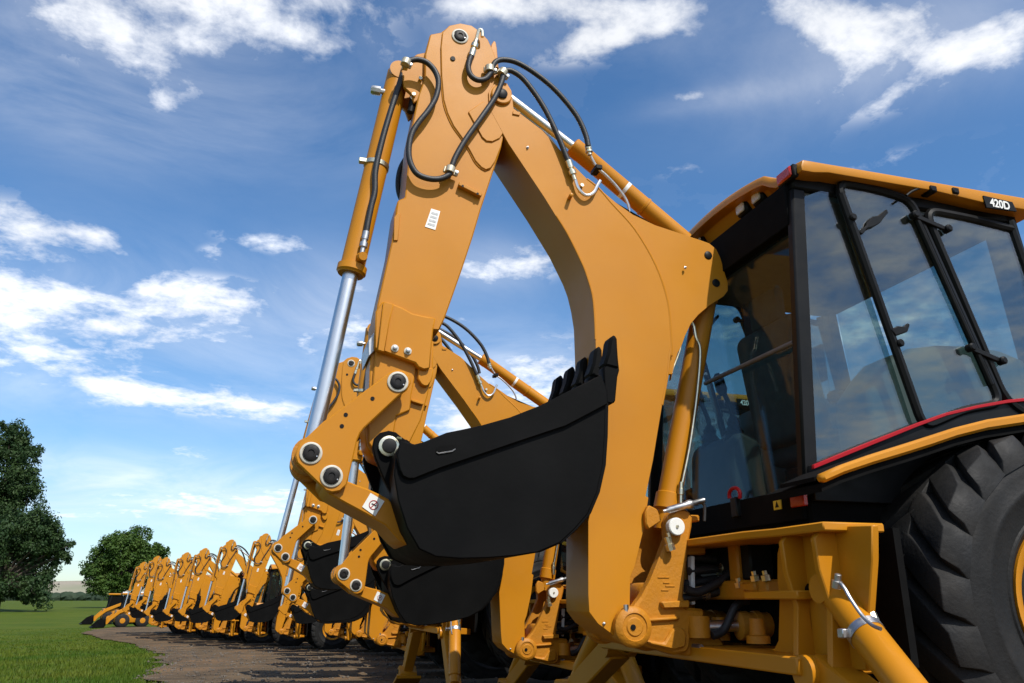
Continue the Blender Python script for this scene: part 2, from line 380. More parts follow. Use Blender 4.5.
    m.sweep([Vector(e[0]), Vector(e[1])], .018, 'trim', 10)
    part(m, 'fitting', kcy, fine=True)
    m = MB(); T = [(-1.074,-0.075,3.268),(-1.088,-0.075,3.194),(-1.128,-0.075,3.015),(-1.165,-0.075,2.825),(-1.190,-0.075,2.651),(-1.188,-0.075,2.535),(-1.200,-0.075,2.456),(-1.210,-0.075,2.378),(-1.217,-0.075,2.309)]; m.tube(T, .0145, 'hose', 10)
    part(m, 'hose', kcy)
    m = MB(); e = [(-1.217,-0.075,2.313),(-1.228,-0.075,2.222)]; dd = Vector(e[1]) - Vector(e[0])
    m.rings(e[0], dd, [(-.005, .017), (.035, .017), (.037, .013), (.05, .013), (.052, .019), (.075, .019), (.077, .012), (.11, .012)], 'steel', 10)
    m.cut(); m.rings(Vector(e[1]) + Vector((0, .01, -.03)), (-.1, 1, .2), [(-.03, .02), (.02, .028)], 'paint', 12)
    part(m, 'fitting', kcy, fine=True)

    # ---- bucket linkage
    LNK = [(-1.057,1.630),(-1.028,1.626),(-1.002,1.605),(-0.996,1.576),(-1.010,1.546),(-1.046,1.515),(-1.185,1.366),(-1.201,1.343),(-1.211,1.315),(-1.223,1.243),(-1.236,1.164),(-1.243,1.128),(-1.267,1.101),(-1.299,1.094),(-1.325,1.101),(-1.347,1.121),(-1.446,1.208),(-1.456,1.238),(-1.451,1.268),(-1.438,1.290),(-1.357,1.380),(-1.101,1.607),(-1.079,1.623)]
    HOLES = [(-1.158,1.494),(-1.265,1.417),(-1.278,1.368)]
    for sy in (-1, 1):
        m = MB(); a, b = sorted((sy * .160, sy * .19)); m.prism(LNK, a, b, 'paint', bevel=.005, seg=2)
        for c in HOLES: m.rings((c[0], sy * .1895, c[1]), (0, sy, 0), [(0, .009), (.0025, .009)], 'trim', 12)
        l = part(m, 'bucket_link', hoe=True)
        if sy < 0:
            for c in (LK, P1, P2): pin(l, c, -.19, .0455)
        else:
            for c in (LK, P1, P2):
                mm = MB(); mm.rings((c[0], .19, c[1]), (0, 1, 0), [(0, .05), (.01, .05)], 'trim', 20); part(mm, 'pin', l)
    m = MB()
    for c, r in ((LK, .04), (P1, .04), (P2, .045)): m.cut(); m.cyl((c[0], -.165, c[1]), (c[0], .165, c[1]), r, None, 'casting', 20)
    m.rings((P1[0], -.15, P1[1]), (0, 1, 0), [(0, .075), (.09, .075)], 'casting'); m.rings((P1[0], .06, P1[1]), (0, 1, 0), [(0, .075), (.09, .075)], 'casting')
    part(m, 'link_shaft', hoe=True)
    PL = [(-1.335,1.172),(-1.319,1.196),(-1.295,1.201),(-1.264,1.181),(-1.250,1.152),(-1.202,1.134),(-1.153,1.119),(-1.103,1.098),(-1.066,1.080),(-1.027,1.040),(-0.988,0.981),(-0.961,0.911),(-0.985,0.893),(-1.022,0.921),(-1.073,0.973),(-1.171,1.023),(-1.251,1.062),(-1.305,1.090),(-1.330,1.113),(-1.341,1.142)]
    m = MB(); m.prism(PL, -.155, .155, 'paint', bevel=.006, seg=2)
    pl = part(m, 'power_link', hoe=True)
    q = [(-1.141,1.102),(-1.082,1.070),(-1.117,1.008),(-1.172,1.044)]
    m = MB(); m.prism(q, -.158, -.154, 'white', bevel=0)
    c = [(-1.126,1.053)][0]
    ring = [(c[0] + .018 * math.cos(t), -.1585, c[1] + .018 * math.sin(t)) for t in (2 * math.pi * k / 24 for k in range(25))]
    m.sweep(ring, .0018, 'red', 6)
    m.bar((c[0] - .013, -.1585, c[1] - .013), (c[0] + .013, -.1585, c[1] + .013), .003, .003, 'red', bevel=0)
    m.bar((c[0] - .008, -.1585, c[1] + .006), (c[0] + .01, -.1585, c[1] - .002), .005, .003, 'trim', bevel=0)
    part(m, 'warning_decal', pl)

    # ---- bucket
    SIDE = [(-1.047,1.286),(-1.008,1.268),(-0.943,1.287),(-0.878,1.323),(-0.732,1.361),(-0.612,1.402),(-0.482,1.460),(-0.361,1.528),(-0.196,1.618),(-0.170,1.546),(-0.173,1.483),(-0.183,1.346),(-0.197,1.221),(-0.228,1.106),(-0.271,1.019),(-0.335,0.952),(-0.396,0.900),(-0.491,0.861),(-0.587,0.846),(-0.689,0.837),(-0.810,0.832),(-0.905,0.838),(-0.972,0.866),(-1.022,0.944),(-1.061,1.049),(-1.081,1.145),(-1.077,1.236)]
    m = MB()
    for y0, y1 in ((-.39, -.36), (.36, .39)): m.prism(SIDE, y0, y1, 'black', bevel=.005)
    OUT = [(-0.157,1.572),(-0.170,1.352),(-0.184,1.226),(-0.216,1.110),(-0.259,1.022),(-0.323,0.955),(-0.386,0.902),(-0.481,0.863),(-0.578,0.848),(-0.681,0.838),(-0.803,0.833),(-0.899,0.839),(-0.967,0.868),(-1.017,0.947),(-1.056,1.053),(-1.077,1.150),(-1.073,1.241),(-1.043,1.291)]
    OUT = [(x + .004, z) for x, z in OUT]
    cen = Vector((sum(p[0] for p in OUT) / len(OUT), sum(p[1] for p in OUT) / len(OUT)))
    INN = []
    for i, p in enumerate(OUT):
        a, b = Vector(OUT[max(i - 1, 0)]), Vector(OUT[min(i + 1, len(OUT) - 1)]); t = (b - a).normalized(); nrm = Vector((t.y, -t.x))
        if nrm.dot(cen - Vector(p)) < 0: nrm = -nrm
        INN.append(tuple(Vector(p) + nrm * .022))
    m.prism(OUT + INN[::-1], -.385, .385, 'black', bevel=.003)
    EAR = [(-1.083,1.361),(-1.052,1.356),(-1.026,1.336),(-0.978,1.309),(-0.860,1.268),(-0.812,1.080),(-0.850,0.916),(-0.911,0.863),(-0.966,0.913),(-1.012,1.013),(-1.093,1.153),(-1.134,1.242),(-1.147,1.287),(-1.141,1.326),(-1.119,1.350)]
    for y0, y1 in ((-.19, -.155), (.155, .19)): m.prism(EAR, y0, y1, 'black', bevel=.005)
    m.prism([(-1.064,1.281),(-1.032,1.272),(-1.006,1.268),(-0.973,1.278),(-0.879,1.322),(-0.806,1.341),(-0.733,1.361),(-0.612,1.402),(-0.482,1.460),(-0.361,1.528),(-0.196,1.618),(-0.170,1.546),(-0.170,1.488),(-0.365,1.379),(-0.565,1.304),(-0.735,1.239),(-0.899,1.177),(-1.003,1.131),(-1.026,1.130),(-1.050,1.140),(-1.063,1.166),(-1.076,1.218)], -.408, -.388, 'black', bevel=.005, seg=2)
    m.prism([(-1.064,1.281),(-1.032,1.272),(-1.006,1.268),(-0.973,1.278),(-0.879,1.322),(-0.806,1.341),(-0.733,1.361),(-0.612,1.402),(-0.482,1.460),(-0.361,1.528),(-0.196,1.618),(-0.170,1.546),(-0.170,1.488),(-0.365,1.379),(-0.565,1.304),(-0.735,1.239),(-0.899,1.177),(-1.003,1.131),(-1.026,1.130),(-1.050,1.140),(-1.063,1.166),(-1.076,1.218)], .388, .408, 'black', bevel=.005)
    bucket = part(m, 'bucket', hoe=True)
    sl = [(-0.919,1.254),(-0.908,1.264),(-0.852,1.273),(-0.842,1.267),(-0.845,1.259),(-0.857,1.251),(-0.910,1.239),(-0.921,1.243)]
    m = MB(); m.prism(sl, -.4125, -.407, 'matte', bevel=.0); 
    s2 = [(-0.919,1.241),(-0.910,1.235),(-0.855,1.247),(-0.843,1.257)]; m.sweep([(x, -.411, z) for x, z in s2], .003, 'steel', 6)
    part(m, 'slot', bucket, fine=True)
    m = MB(); m.rings((BK[0], -.19, BK[1]), (0, -1, 0), [(0, .043), (.012, .043), (.014, .035)], 'zinc', 24); m.rings((BK[0], -.200, BK[1]), (0, -1, 0), [(0, .030), (.02, .030), (.022, .024)], 'pinface', 20)
    m.sweep([(BK[0] + .03, -.215, BK[1] + .035), (BK[0] + .05, -.225, BK[1] + .03)], .005, 'zinc', 6)
    m.cyl((BK[0], -.2, BK[1]), (BK[0], .2, BK[1]), .035, None, 'black')
    part(m, 'pin', bucket)
    m = MB(); cc = [(-0.937,0.949)][0]
    m.sweep([(cc[0] + .03 * math.cos(t), -.20, cc[1] + .03 * math.sin(t)) for t in (R(a) for a in range(100, 300, 15))], .006, 'zinc', 8)
    part(m, 'retaining_clip', bucket, fine=True)
    T0 = [(-0.175,1.659),(-0.164,1.671),(-0.151,1.727),(-0.143,1.790),(-0.136,1.803),(-0.115,1.818),(-0.104,1.798),(-0.104,1.731),(-0.099,1.652),(-0.109,1.621),(-0.125,1.506),(-0.142,1.496),(-0.170,1.499),(-0.176,1.562)]
    TT = [(-0.144,1.786),(-0.136,1.803),(-0.115,1.818),(-0.106,1.800),(-0.103,1.690),(-0.099,1.652),(-0.178,1.666),(-0.154,1.730)]
    for i in range(5):
        y = -.352 + .176 * i; m = MB()
        m.prism(T0, y - .034, y + .034, 'black', bevel=.006)
        m.prism(TT, y - .042, y + .042, 'black', bevel=.012)
        part(m, 'tooth', bucket)

    # ---- hoses on the stick
    def hoses(sy):
        A = [(-1.086,-0.165,3.217),(-1.053,-0.165,3.240),(-1.017,-0.165,3.250),(-0.972,-0.165,3.239),(-0.932,-0.165,3.195),(-0.915,-0.165,3.133),(-0.927,-0.165,3.045),(-0.963,-0.165,2.963),(-1.007,-0.165,2.889),(-1.038,-0.165,2.817),(-1.048,-0.165,2.735),(-1.038,-0.165,2.665),(-1.005,-0.165,2.611),(-0.951,-0.165,2.593),(-0.894,-0.165,2.600),(-0.849,-0.165,2.630),(-0.841,-0.165,2.658),(-0.818,-0.165,2.735),(-0.769,-0.165,2.841),(-0.696,-0.165,2.972),(-0.629,-0.165,3.096),(-0.590,-0.165,3.200),(-0.580,-0.165,3.255)]
        B = [(-0.575,-0.165,3.260),(-0.563,-0.165,3.282),(-0.528,-0.165,3.284),(-0.472,-0.165,3.251),(-0.409,-0.165,3.175),(-0.354,-0.165,3.089),(-0.308,-0.165,2.993),(-0.274,-0.165,2.913),(-0.244,-0.165,2.833),(-0.229,-0.165,2.798)]
        C_ = [(-0.744,-0.165,3.345),(-0.759,-0.165,3.302),(-0.764,-0.165,3.252),(-0.748,-0.165,3.211),(-0.714,-0.165,3.194),(-0.676,-0.165,3.207),(-0.650,-0.165,3.244),(-0.641,-0.165,3.269),(-0.635,-0.165,3.297),(-0.615,-0.165,3.328),(-0.575,-0.165,3.346),(-0.512,-0.165,3.345),(-0.432,-0.165,3.313),(-0.336,-0.165,3.252),(-0.256,-0.165,3.179),(-0.177,-0.165,3.079),(-0.134,-0.165,2.981),(-0.121,-0.165,2.914)]
        m = MB()
        for T in (A, B, C_):
            m.cut(); m.tube([(x, y * -sy if sy > 0 else y, z) for x, y, z in T], .0145, 'hose', 10)
        return m
    part(hoses(-1), 'hose', hoe=True)
    part(hoses(1), 'hose', hoe=True)
    m = MB()
    for (p, dx) in (("@z1 228 178", 1), ("@z1 512 200", 0), ("@z1 557 215", 1), ("@z1 380 543", 0)): pass
    for T, ax in (([(-1.104,-0.165,3.227),(-1.051,-0.165,3.211)], 0), ([(-0.681,-0.165,3.273),(-0.613,-0.165,3.273)], 0), ([(-0.607,-0.165,3.282),(-0.548,-0.165,3.247)], 0), ([(-0.874,-0.165,2.664),(-0.802,-0.165,2.647)], 0)):
        m.cut(); p, q = Vector(T[0]), Vector(T[1])
        dd = (q - p).cross(Vector((0, 1, 0))).normalized(); cc = p.lerp(q, .42)
        m.rings(cc - dd * .017, dd, [(0, .021), (.002, .0235), (.032, .0235), (.034, .021)], 'clamp', 18)
        m.bar(p + Vector((0, .012, 0)), q + Vector((0, .012, 0)), .034, .016, 'clamp', up=(0, 1, 0), bevel=.004)
        m.bar(cc + Vector((0, .012, 0)), cc + Vector((0, .05, 0)), .03, .03, 'clamp', bevel=.004)
        t = q + (p - q) * .12
        m.rings(t + Vector((0, .004, 0)), (0, -1, 0), [(0, .009), (.008, .009), (.009, .006)], 'steel', 6)
    part(m, 'hose_clamp', hoe=True)
    m = MB()
    def fit(a, b, k=1.):
        a, b = Vector(a), Vector(b); L = (b - a).length
        m.rings(a, b - a, [(0, .017 * k), (L * .38, .017 * k), (L * .4, .012 * k), (L * .5, .012 * k), (L * .52, .019 * k), (L * .72, .019 * k), (L * .74, .011 * k), (L, .011 * k)], 'zinc', 10)
    T = [(-0.750,-0.165,3.329),(-0.724,-0.165,3.439)]; fit(*T)
    m.cut(); T = [(-0.724,-0.165,3.439),(-0.718,-0.165,3.477),(-0.709,-0.165,3.501),(-0.696,-0.165,3.496),(-0.693,-0.165,3.461)]; m.tube(T, .009, 'zinc', 8)
    m.cut(); T = [(-0.233,-0.165,2.809),(-0.200,-0.165,2.705)]; fit(*T)
    T = [(-0.199,-0.165,2.709),(-0.185,-0.165,2.664),(-0.157,-0.165,2.632),(-0.129,-0.165,2.628),(-0.099,-0.165,2.651),(-0.079,-0.165,2.691),(-0.061,-0.165,2.724)]; m.tube(T, .009, 'chrome', 8)
    m.cut(); T = [(-0.119,-0.155,2.925),(-0.109,-0.155,2.870)]; fit(*T)
    m.cut(); T = [(-0.094,-0.120,2.898),(-0.080,-0.120,2.866),(-0.052,-0.120,2.822),(-0.012,-0.120,2.791),(0.035,-0.120,2.747),(0.072,-0.120,2.704),(0.098,-0.120,2.666),(0.113,-0.120,2.626),(0.116,-0.120,2.592)]; m.tube(T, .007, 'steel', 8)
    m.cut(); c = [(-0.159,-0.150,2.686)][0]; m.rings(c, (0, -1, 0), [(-.02, .010), (.012, .010)], 'zinc', 6)
    c = [(-0.052,-0.120,2.822)][0]; m.box((c[0] - .018, c[1] - .02, c[2] - .012), (c[0] + .018, c[1] + .06, c[2] + .012), 'trim', .003)
    part(m, 'steel_fitting', hoe=True)

    # ---- swing post
    m = MB()
    PO = [(0.220,1.052),(0.256,1.077),(0.294,1.084),(0.326,1.071),(0.339,1.042),(0.333,1.002),(0.313,0.936),(0.298,0.857),(0.266,0.698),(0.277,0.648),(0.367,0.642),(0.364,0.604),(0.296,0.595),(0.287,0.543),(0.292,0.531),(0.282,0.482),(0.263,0.458),(0.206,0.453),(0.095,0.483),(0.020,0.504),(-0.042,0.505),(-0.066,0.529),(-0.074,0.571),(-0.063,0.607),(-0.030,0.631),(0.020,0.649),(0.065,0.698),(0.111,0.766),(0.164,0.868),(0.202,0.947),(0.199,1.012)]
    for y0, y1 in ((-.165, -.10), (.10, .165)): m.prism(PO, y0, y1, 'casting', bevel=.012, seg=2)
    m.prism([(0.111,0.754),(0.286,0.768),(0.263,0.698),(0.277,0.642),(0.278,0.458),(0.095,0.485),(0.073,0.581),(0.086,0.704)], -.11, .11, 'casting', bevel=.01)
    m.prism([(0.141,0.673),(0.281,0.679),(0.278,0.647),(0.153,0.645)], -.19, -.15, 'casting', bevel=.005)
    m.prism([(0.067,0.604),(0.230,0.612),(0.231,0.596),(0.069,0.588)], -.183, -.15, 'casting', bevel=.006)
    m.prism([(0.069,0.517),(0.152,0.504),(0.190,0.557),(0.227,0.569),(0.254,0.557),(0.259,0.520),(0.249,0.484),(0.192,0.473),(0.081,0.496)], -.183, -.15, 'casting', bevel=.008)
    m.rings((FOOT[0], -.15, FOOT[1]), (0, -1, 0), [(0, .085), (.03, .085), (.04, .075), (.045, .058), (.04, .055), (.04, .04), (.045, .035)], 'casting')
    m.rings((FOOT[0], .15, FOOT[1]), (0, 1, 0), [(0, .085), (.03, .085), (.04, .075)], 'casting')
    c = [(-0.001,0.569)][0]; m.rings((c[0], -.196, c[1]), (0, -1, 0), [(0, .012), (.003, .012)], 'trim', 14)
    # upper and lower hinge lugs reaching forward to the frame
    XH = .42
    UP = [(0.313,-0.130,0.929),(0.308,-0.130,0.870)]; zu = UP[0][2]
    m.box((UP[0][0] - .02, -.12, zu - .05), (XH, .12, zu - .01), 'casting', .008)
    zt = zu + .10
    m.box((UP[0][0] - .02, -.12, zt), (XH - .02, .12, zt + .03), 'casting', .006)
    LL = [(0.281,0.530),(0.420,0.529),(0.456,0.516),(0.472,0.494),(0.466,0.461),(0.428,0.449),(0.275,0.446)]; m.prism(LL, -.13, .13, 'casting', bevel=.01)
    for k, w_ in enumerate((.055, .030, .045, .036)):
        q = [(0.143,0.776),(0.168,0.753),(0.178,0.739),(0.156,0.722)][k]
        m.box((q[0], -.1685, q[1] - .003), (q[0] + w_, -.164, q[1] + .003), 'casting', .001)
    post = part(m, 'swing_post')
    m = MB(); c = [(0.237,0.996)][0]
    m.rings((c[0], -.165, c[1]), (0, -1, 0), [(0, .040), (.03, .040), (.034, .036)], 'white', 24); m.rings((c[0], -.199, c[1]), (0, -1, 0), [(0, .008), (.006, .006)], 'zinc', 10)
    part(m, 'pin', post)
    m = MB()
    for T in ([(0.192,-0.190,0.968),(0.200,-0.190,0.936),(0.194,-0.190,0.910),(0.205,-0.190,0.891)],): m.tube(T, .009, 'zinc', 8)
    a, b = [(0.175,-0.190,1.062),(0.296,-0.190,1.095)]; m.rings(a, Vector(b) - Vector(a), [(0, .008), (.02, .008), (.03, .016), (.12, .016), (.13, .02), (.15, .02), (.16, .012), (.22, .012)], 'steel', 10)
    for T in ([(0.187,-0.190,0.949),(0.202,-0.190,0.898)],):
        m.rings(T[0], Vector(T[1]) - Vector(T[0]), [(0, .016), (.03, .016), (.032, .022), (.06, .022)], 'zinc', 8)
    m.cut(); T = [(0.308,-0.170,1.101),(0.365,-0.170,1.109),(0.398,-0.170,1.100),(0.393,-0.170,1.027)]; m.tube(T, .007, 'hose', 8)
    m.cut(); e = [(0.311,-0.190,0.485)][0]; m.rings(e, (0, -1, 0), [(-.05, .012), (.02, .012)], 'steel', 8)
    m.cut(); e = [(-0.023,-0.180,0.641)][0]; m.rings(e, (0, 0, 1), [(-.02, .012), (.02, .012)], 'steel', 8)
    part(m, 'fitting', post, fine=True)
    m = MB(); T = [(0.116,1.092),(0.158,1.074),(0.177,1.022),(0.109,0.981),(0.096,1.007),(0.096,1.059)]; m.prism(T, -.17, -.14, 'casting', bevel=.006); part(m, 'lock_plate', post)
    m = MB(); T = [(0.352,-0.100,0.873),(0.338,-0.100,0.660)]; m.bar(T[0], T[1], .02, .035, 'white', up=(0, 1, 0)); part(m, 'lock_bar', post, fine=True)

    # swing cylinders
    for sy in (-1, 1):
        A = [(0.332,-0.130,0.567)][0]; m = MB(); A = Vector((A[0], sy * .16, A[2]))
        d = Vector((1, sy * .10, .02)).normalized()
        m.rings(A + d * .18, d, [(0, .045), (.01, .062), (.05, .062), (.052, .056), (.08, .056), (.082, .062), (.11, .062), (.115, .055), (.40, .055)], 'casting', 24)
        m.rings(A + Vector((0, 0, -.045)), (0, 0, 1), [(0, .05), (.09, .05)], 'casting', 20)
        s = part(m, 'swing_cylinder')
        m = MB(); m.cyl(A, A + d * .2, .026, None, 'chrome', 18); part(m, 'cylinder_rod', s)

    # ---- stabilizer frame
    XF = .44
    m = MB()
    for sy in (-1, 1):
        E_ = [(-0.689,0.935),(-0.642,0.860),(-0.624,0.756),(-0.625,0.680),(-0.592,0.529),(-0.543,0.482),(-0.451,0.439),(-0.702,0.455),(-0.894,0.448),(-1.083,0.452),(-1.125,0.616),(-1.183,0.809),(-1.205,0.924),(-0.987,0.938)]
        E_ = [(y * (1 if sy < 0 else -1), z) for y, z in E_]
        m.prism(E_, XF, XF + .03, 'paint', axis='x', bevel=.004)
    z0 = [(-0.900,0.932)][0][1]
    m.prism([(.34, -1.08), (.34, -.78), (.30, -.62), (.30, .62), (.34, .78), (.34, 1.08), (.60, 1.08), (.60, -1.08)], z0 - .02, z0 + .012, 'paint', axis='z', bevel=.005)
    zl = [(-0.713,0.475)][0][1]
    m.box((.30, -.90, zl - .05), (.66, .90, zl + .012), 'paint', .006)
    zm = [(-0.753,0.702)][0][1]
    for sy in (-1, 1):
        a, b = sorted((sy * .50, sy * .86)); m.box((.36, a, zm - .02), (.47, b, zm + .012), 'paint', .005)
    for y in (-.47, .47):
        m.box((.62, y - .015, zl), (.66, y + .015, z0), 'paint', .003)
    m.box((.66, -1.05, zl - .02), (.69, 1.05, z0), 'matte', 0)
    m.box((.46, -.52, zm - .02), (.6, .52, zm + .06), 'casting', .01)
    frame = part(m, 'stabilizer_frame')
    G = [(0.407,0.948),(0.434,0.937),(0.486,0.738),(0.494,0.716),(0.485,0.695),(0.457,0.679),(0.439,0.638),(0.440,0.586),(0.450,0.514),(0.471,0.464),(0.473,0.428),(0.450,0.399),(0.411,0.392),(0.376,0.406),(0.355,0.441),(0.362,0.476),(0.386,0.659),(0.354,0.784),(0.348,0.892)]
    G = [(x - 0.0, z) for x, z in G]
    PG = [(0.454,0.713),(0.408,0.435)]
    for sy in (-1, 1):
        for yy in (.79, .985):
            m = MB(); a, b = sorted((sy * yy, sy * (yy + .028))); m.prism(G, a, b, 'paint', bevel=.004)
            g = part(m, 'gusset', frame)
            if yy < 1:
                for c in PG:
                    mm = MB(); mm.rings((c[0], sy * (.845), c[1]), (0, -1, 0), [(-.05, .030), (.058, .030), (.062, .024)], 'trim', 18)
                    part(mm, 'pin', frame, fine=True)
    # hoses and valves inside the frame opening
    m = MB()
    for i, (a, b) in enumerate((("@z6 445 255, 500 260, 560 268", 0), ("@z6 445 300, 500 295, 545 292", 0), ("@z6 420 345, 480 335, 545 325", 0), ("@z6 430 390, 500 378, 560 365, 610 355", 0))): pass
    for T in ([(0.346,-0.060,0.868),(0.453,-0.060,0.865),(0.552,-0.060,0.853),(0.669,-0.060,0.839)], [(0.334,-0.100,0.805),(0.426,-0.100,0.813),(0.499,-0.100,0.818),(0.611,-0.100,0.823)], [(0.296,-0.080,0.746),(0.387,-0.080,0.759),(0.503,-0.080,0.775),(0.651,-0.080,0.784)], [(0.265,-0.130,0.685),(0.384,-0.130,0.702),(0.476,-0.130,0.720),(0.600,-0.130,0.744)], [(0.391,0.000,0.838),(0.515,0.000,0.832),(0.672,0.000,0.814)], [(0.279,-0.160,0.729),(0.339,-0.160,0.714),(0.431,-0.160,0.749),(0.527,-0.160,0.807),(0.608,-0.160,0.858)], [(0.444,0.060,0.895),(0.588,0.060,0.903),(0.750,0.060,0.886)], [(0.680,-0.180,0.920),(0.649,-0.180,0.893),(0.620,-0.180,0.866)], [(0.375,-0.050,0.783),(0.510,-0.050,0.744),(0.604,-0.050,0.752),(0.673,-0.050,0.812)], [(0.374,-0.200,0.532),(0.434,-0.200,0.556),(0.502,-0.200,0.654),(0.565,-0.200,0.679)]):
        m.cut(); m.tube(T, .019, 'hose', 10)
    part(m, 'hose', frame)
    m = MB()
    for T in ([(0.479,-0.100,0.816),(0.512,-0.100,0.819)], [(0.487,-0.080,0.774),(0.520,-0.080,0.778)], [(0.366,-0.130,0.701),(0.399,-0.130,0.706)], [(0.537,-0.060,0.857),(0.568,-0.060,0.853)]):
        a, b = map(Vector, T); m.rings(a, b - a, [(0, .02), (.02, .02), (.022, .026), (.04, .026), (.042, .018), (.06, .018)], 'zinc', 8)
    for (x, y, z) in ((.462, -.44, zm + .055), (.462, -.52, zm + .055), (.47, -.30, zm + .03), (.47, -.12, zm + .03)):
        m.cut(); m.rings((x, y, z), (-.2, 0, 1), [(0, .020), (.022, .020), (.024, .011), (.04, .011)], 'zinc', 6)
    for (x, y) in ((.50, -.36), (.49, -.06), (.52, .16)):
        m.cut(); m.rings((x, y, zl + .03), (0, 0, 1), [(0, .05), (.03, .05), (.035, .035), (.10, .03)], 'casting', 16)
    m.cut(); m.box((.5, -.35, zm + .06), (.62, .1, zm + .22), 'trim', .01)
    m.cut(); m.box((.48, -.28, zm + .02), (.56, -.2, zm + .24), 'casting', .01)
    m.cut(); m.box((.44, -.46, zm + .012), (.52, -.36, zm + .05), 'casting', .008)
    part(m, 'valve_block', frame)

    # ---- stabilizers
    for sy in (-1, 1):
        A = Vector((.44, sy * .955, PG[0][1] + .005)); Bp = Vector((PG[1][0], sy * .90, PG[1][1]))
        F = Vector((PG[1][0], sy * 1.62, .12))
        m = MB()
        m.bar(Bp, F, .14, .12, 'paint', up=(1, 0, 0), bevel=.008)
        m.rings(Bp + Vector((-.09, 0, 0)), (1, 0, 0), [(0, .06), (.18, .06)], 'paint', 20)
        st = part(m, 'stabilizer'); STAB[st.name] = sy
        E2 = Vector((.40, sy * 1.52, .22)); d = (E2 - A).normalized(); L = (E2 - A).length
        m = MB(); m.rings(A, d, [(-.055, .02), (-.045, .052), (0, .058), (L * .30, .056), (L * .31, .060), (L * .9, .060), (L * .91, .05), (L, .05)], 'paint', 28)
        m.rings(A + Vector((-.06, 0, 0)), (1, 0, 0), [(0, .05), (.12, .05)], 'paint', 20)
        cy = part(m, 'cylinder', st)
        m = MB(); m.rings(A + d * (L * .27), d, [(0, .063), (.03, .063)], 'steel', 24)
        cc = A + d * (L * .29) + Vector((-.075, sy * -.01, 0)); m.box(cc - Vector((.02, .015, .015)), cc + Vector((.02, .015, .015)), 'steel', .003)
        def near(T): return [Vector((x, y * -sy, z)) for x, y, z in T]
        T = near([(0.370,-1.055,0.728),(0.370,-1.092,0.735),(0.370,-1.115,0.717),(0.370,-1.138,0.684),(0.370,-1.183,0.633),(0.370,-1.226,0.603),(0.370,-1.264,0.592)]); m.cut(); m.tube(T, .0065, 'steel', 8)
        T = near([(0.370,-1.076,0.732),(0.370,-1.085,0.755)]); m.cut(); m.rings(T[0], T[1] - T[0], [(-.012, .018), (.012, .018), (.014, .012), (.034, .012), (.036, .009)], 'steel', 10)
        for q in ("a", "b"):
            T = near([(0.460,-1.016,0.799),(0.460,-1.050,0.782),(0.460,-1.082,0.743),(0.460,-1.092,0.687)] if q == "a" else [(0.460,-1.032,0.779),(0.460,-1.063,0.756),(0.460,-1.077,0.718),(0.460,-1.081,0.679)]); m.cut(); m.tube(T, .013, 'hose', 8)
        T = near([(0.460,-1.090,0.691),(0.460,-1.115,0.641)]); d2 = T[1] - T[0]; m.cut(); m.rings(T[0], d2, [(0, .016), (.04, .016), (.042, .011), (.06, .011), (.062, .018), (.09, .018)], 'zinc', 8)
        part(m, 'cylinder_fitting', st, fine=True)
        m = MB()
        m.prism([(F.y - .15, .04), (F.y + .15, .04), (F.y + .15, .09), (F.y + .06, .20), (F.y - .06, .20), (F.y - .15, .09)], F.x - .11, F.x + .11, 'paint', axis='x', bevel=.008)
        m.box((F.x - .16, F.y - .17, 0.0), (F.x + .16, F.y + .17, .04), 'paint', .006)
        m.rings((F.x - .11, F.y, .14), (-1, 0, 0), [(0, .03), (.01, .03)], 'trim', 14)
        part(m, 'foot_pad', st)

    # ---- chassis
    m = MB()
    m.box((.69, -.50, .42), (4.0, .50, .95), 'matte', .02)
    m.box((.56, -.72, .94), (2.3, .72, 1.10), 'matte', .01)
    m.box((1.2, -.75, .55), (1.75, .75, .80), 'matte', .03)
    m.box((3.35, -.85, .48), (3.75, .85, .70), 'matte', .03)
    part(m, 'chassis')

    # ---- cab
    YS = -.73
    zb = 1.09
    m = MB()
    rl, rt = (.555, 1.08), (.672, 2.50)          # rear corner post foot / head
    for sy in (-1, 1):
        y = sy * .73
        m.prism([(rl[0] - .02, rl[1]), (rl[0] + .055, rl[1]), (rt[0] + .055, rt[1]), (rt[0] - .02, rt[1])], *sorted((y, y - sy * .05)), 'trim', bevel=.01)
        m.prism([(2.08, 1.2), (2.13, 1.2), (1.98, 2.54), (1.90, 2.54)], *sorted((y, y - sy * .05)), 'trim', bevel=.01)
        m.box((.66, *sorted((y, y - sy * .05))[:1], 2.50), (1.98, sorted((y, y - sy * .05))[1], 2.57), 'trim', .008)
    # rear cross members and lower rear panel
    m.bar((rl[0] + .012, -.70, 1.055), (rl[0] + .012, .70, 1.055), .13, .055, 'matte', up=(1, 0, 0))
    m.bar((rt[0] - .004, -.70, 2.425), (rt[0] - .004, .70, 2.425), .21, .07, 'matte', up=(1, 0, 0))
    m.bar((.60, -.71, 2.40), (.66, .71, 2.40), .03, .03, 'trim', up=(1, 0, 0)) if False else None
    # inner roll-over posts and floor
    for sy in (-1, 1):
        m.bar((2.02, sy * .66, 1.1), (1.9, sy * .66, 2.5), .07, .07, 'trim')
        if sy > 0: m.bar((1.30, .61, 1.10), (1.34, .61, 2.5), .10, .17, 'trim')
    m.box((.60, -.70, .98), (2.1, .70, 1.085), 'matte', .01)
    cab = part(m, 'cab')
    # side door and window frames, black rounded tube
    def frame_loop(pts, r, name, parent, close=True, extra=None):
        m = MB()
        P = spline(list(pts) + [pts[0], pts[1]] if close else pts, 4)
        if close: P = P[:len(pts) * 4 + 1]
        m.sweep(P, r, 'trim', 8)
        if extra: extra(m)
        return part(m, name, parent)
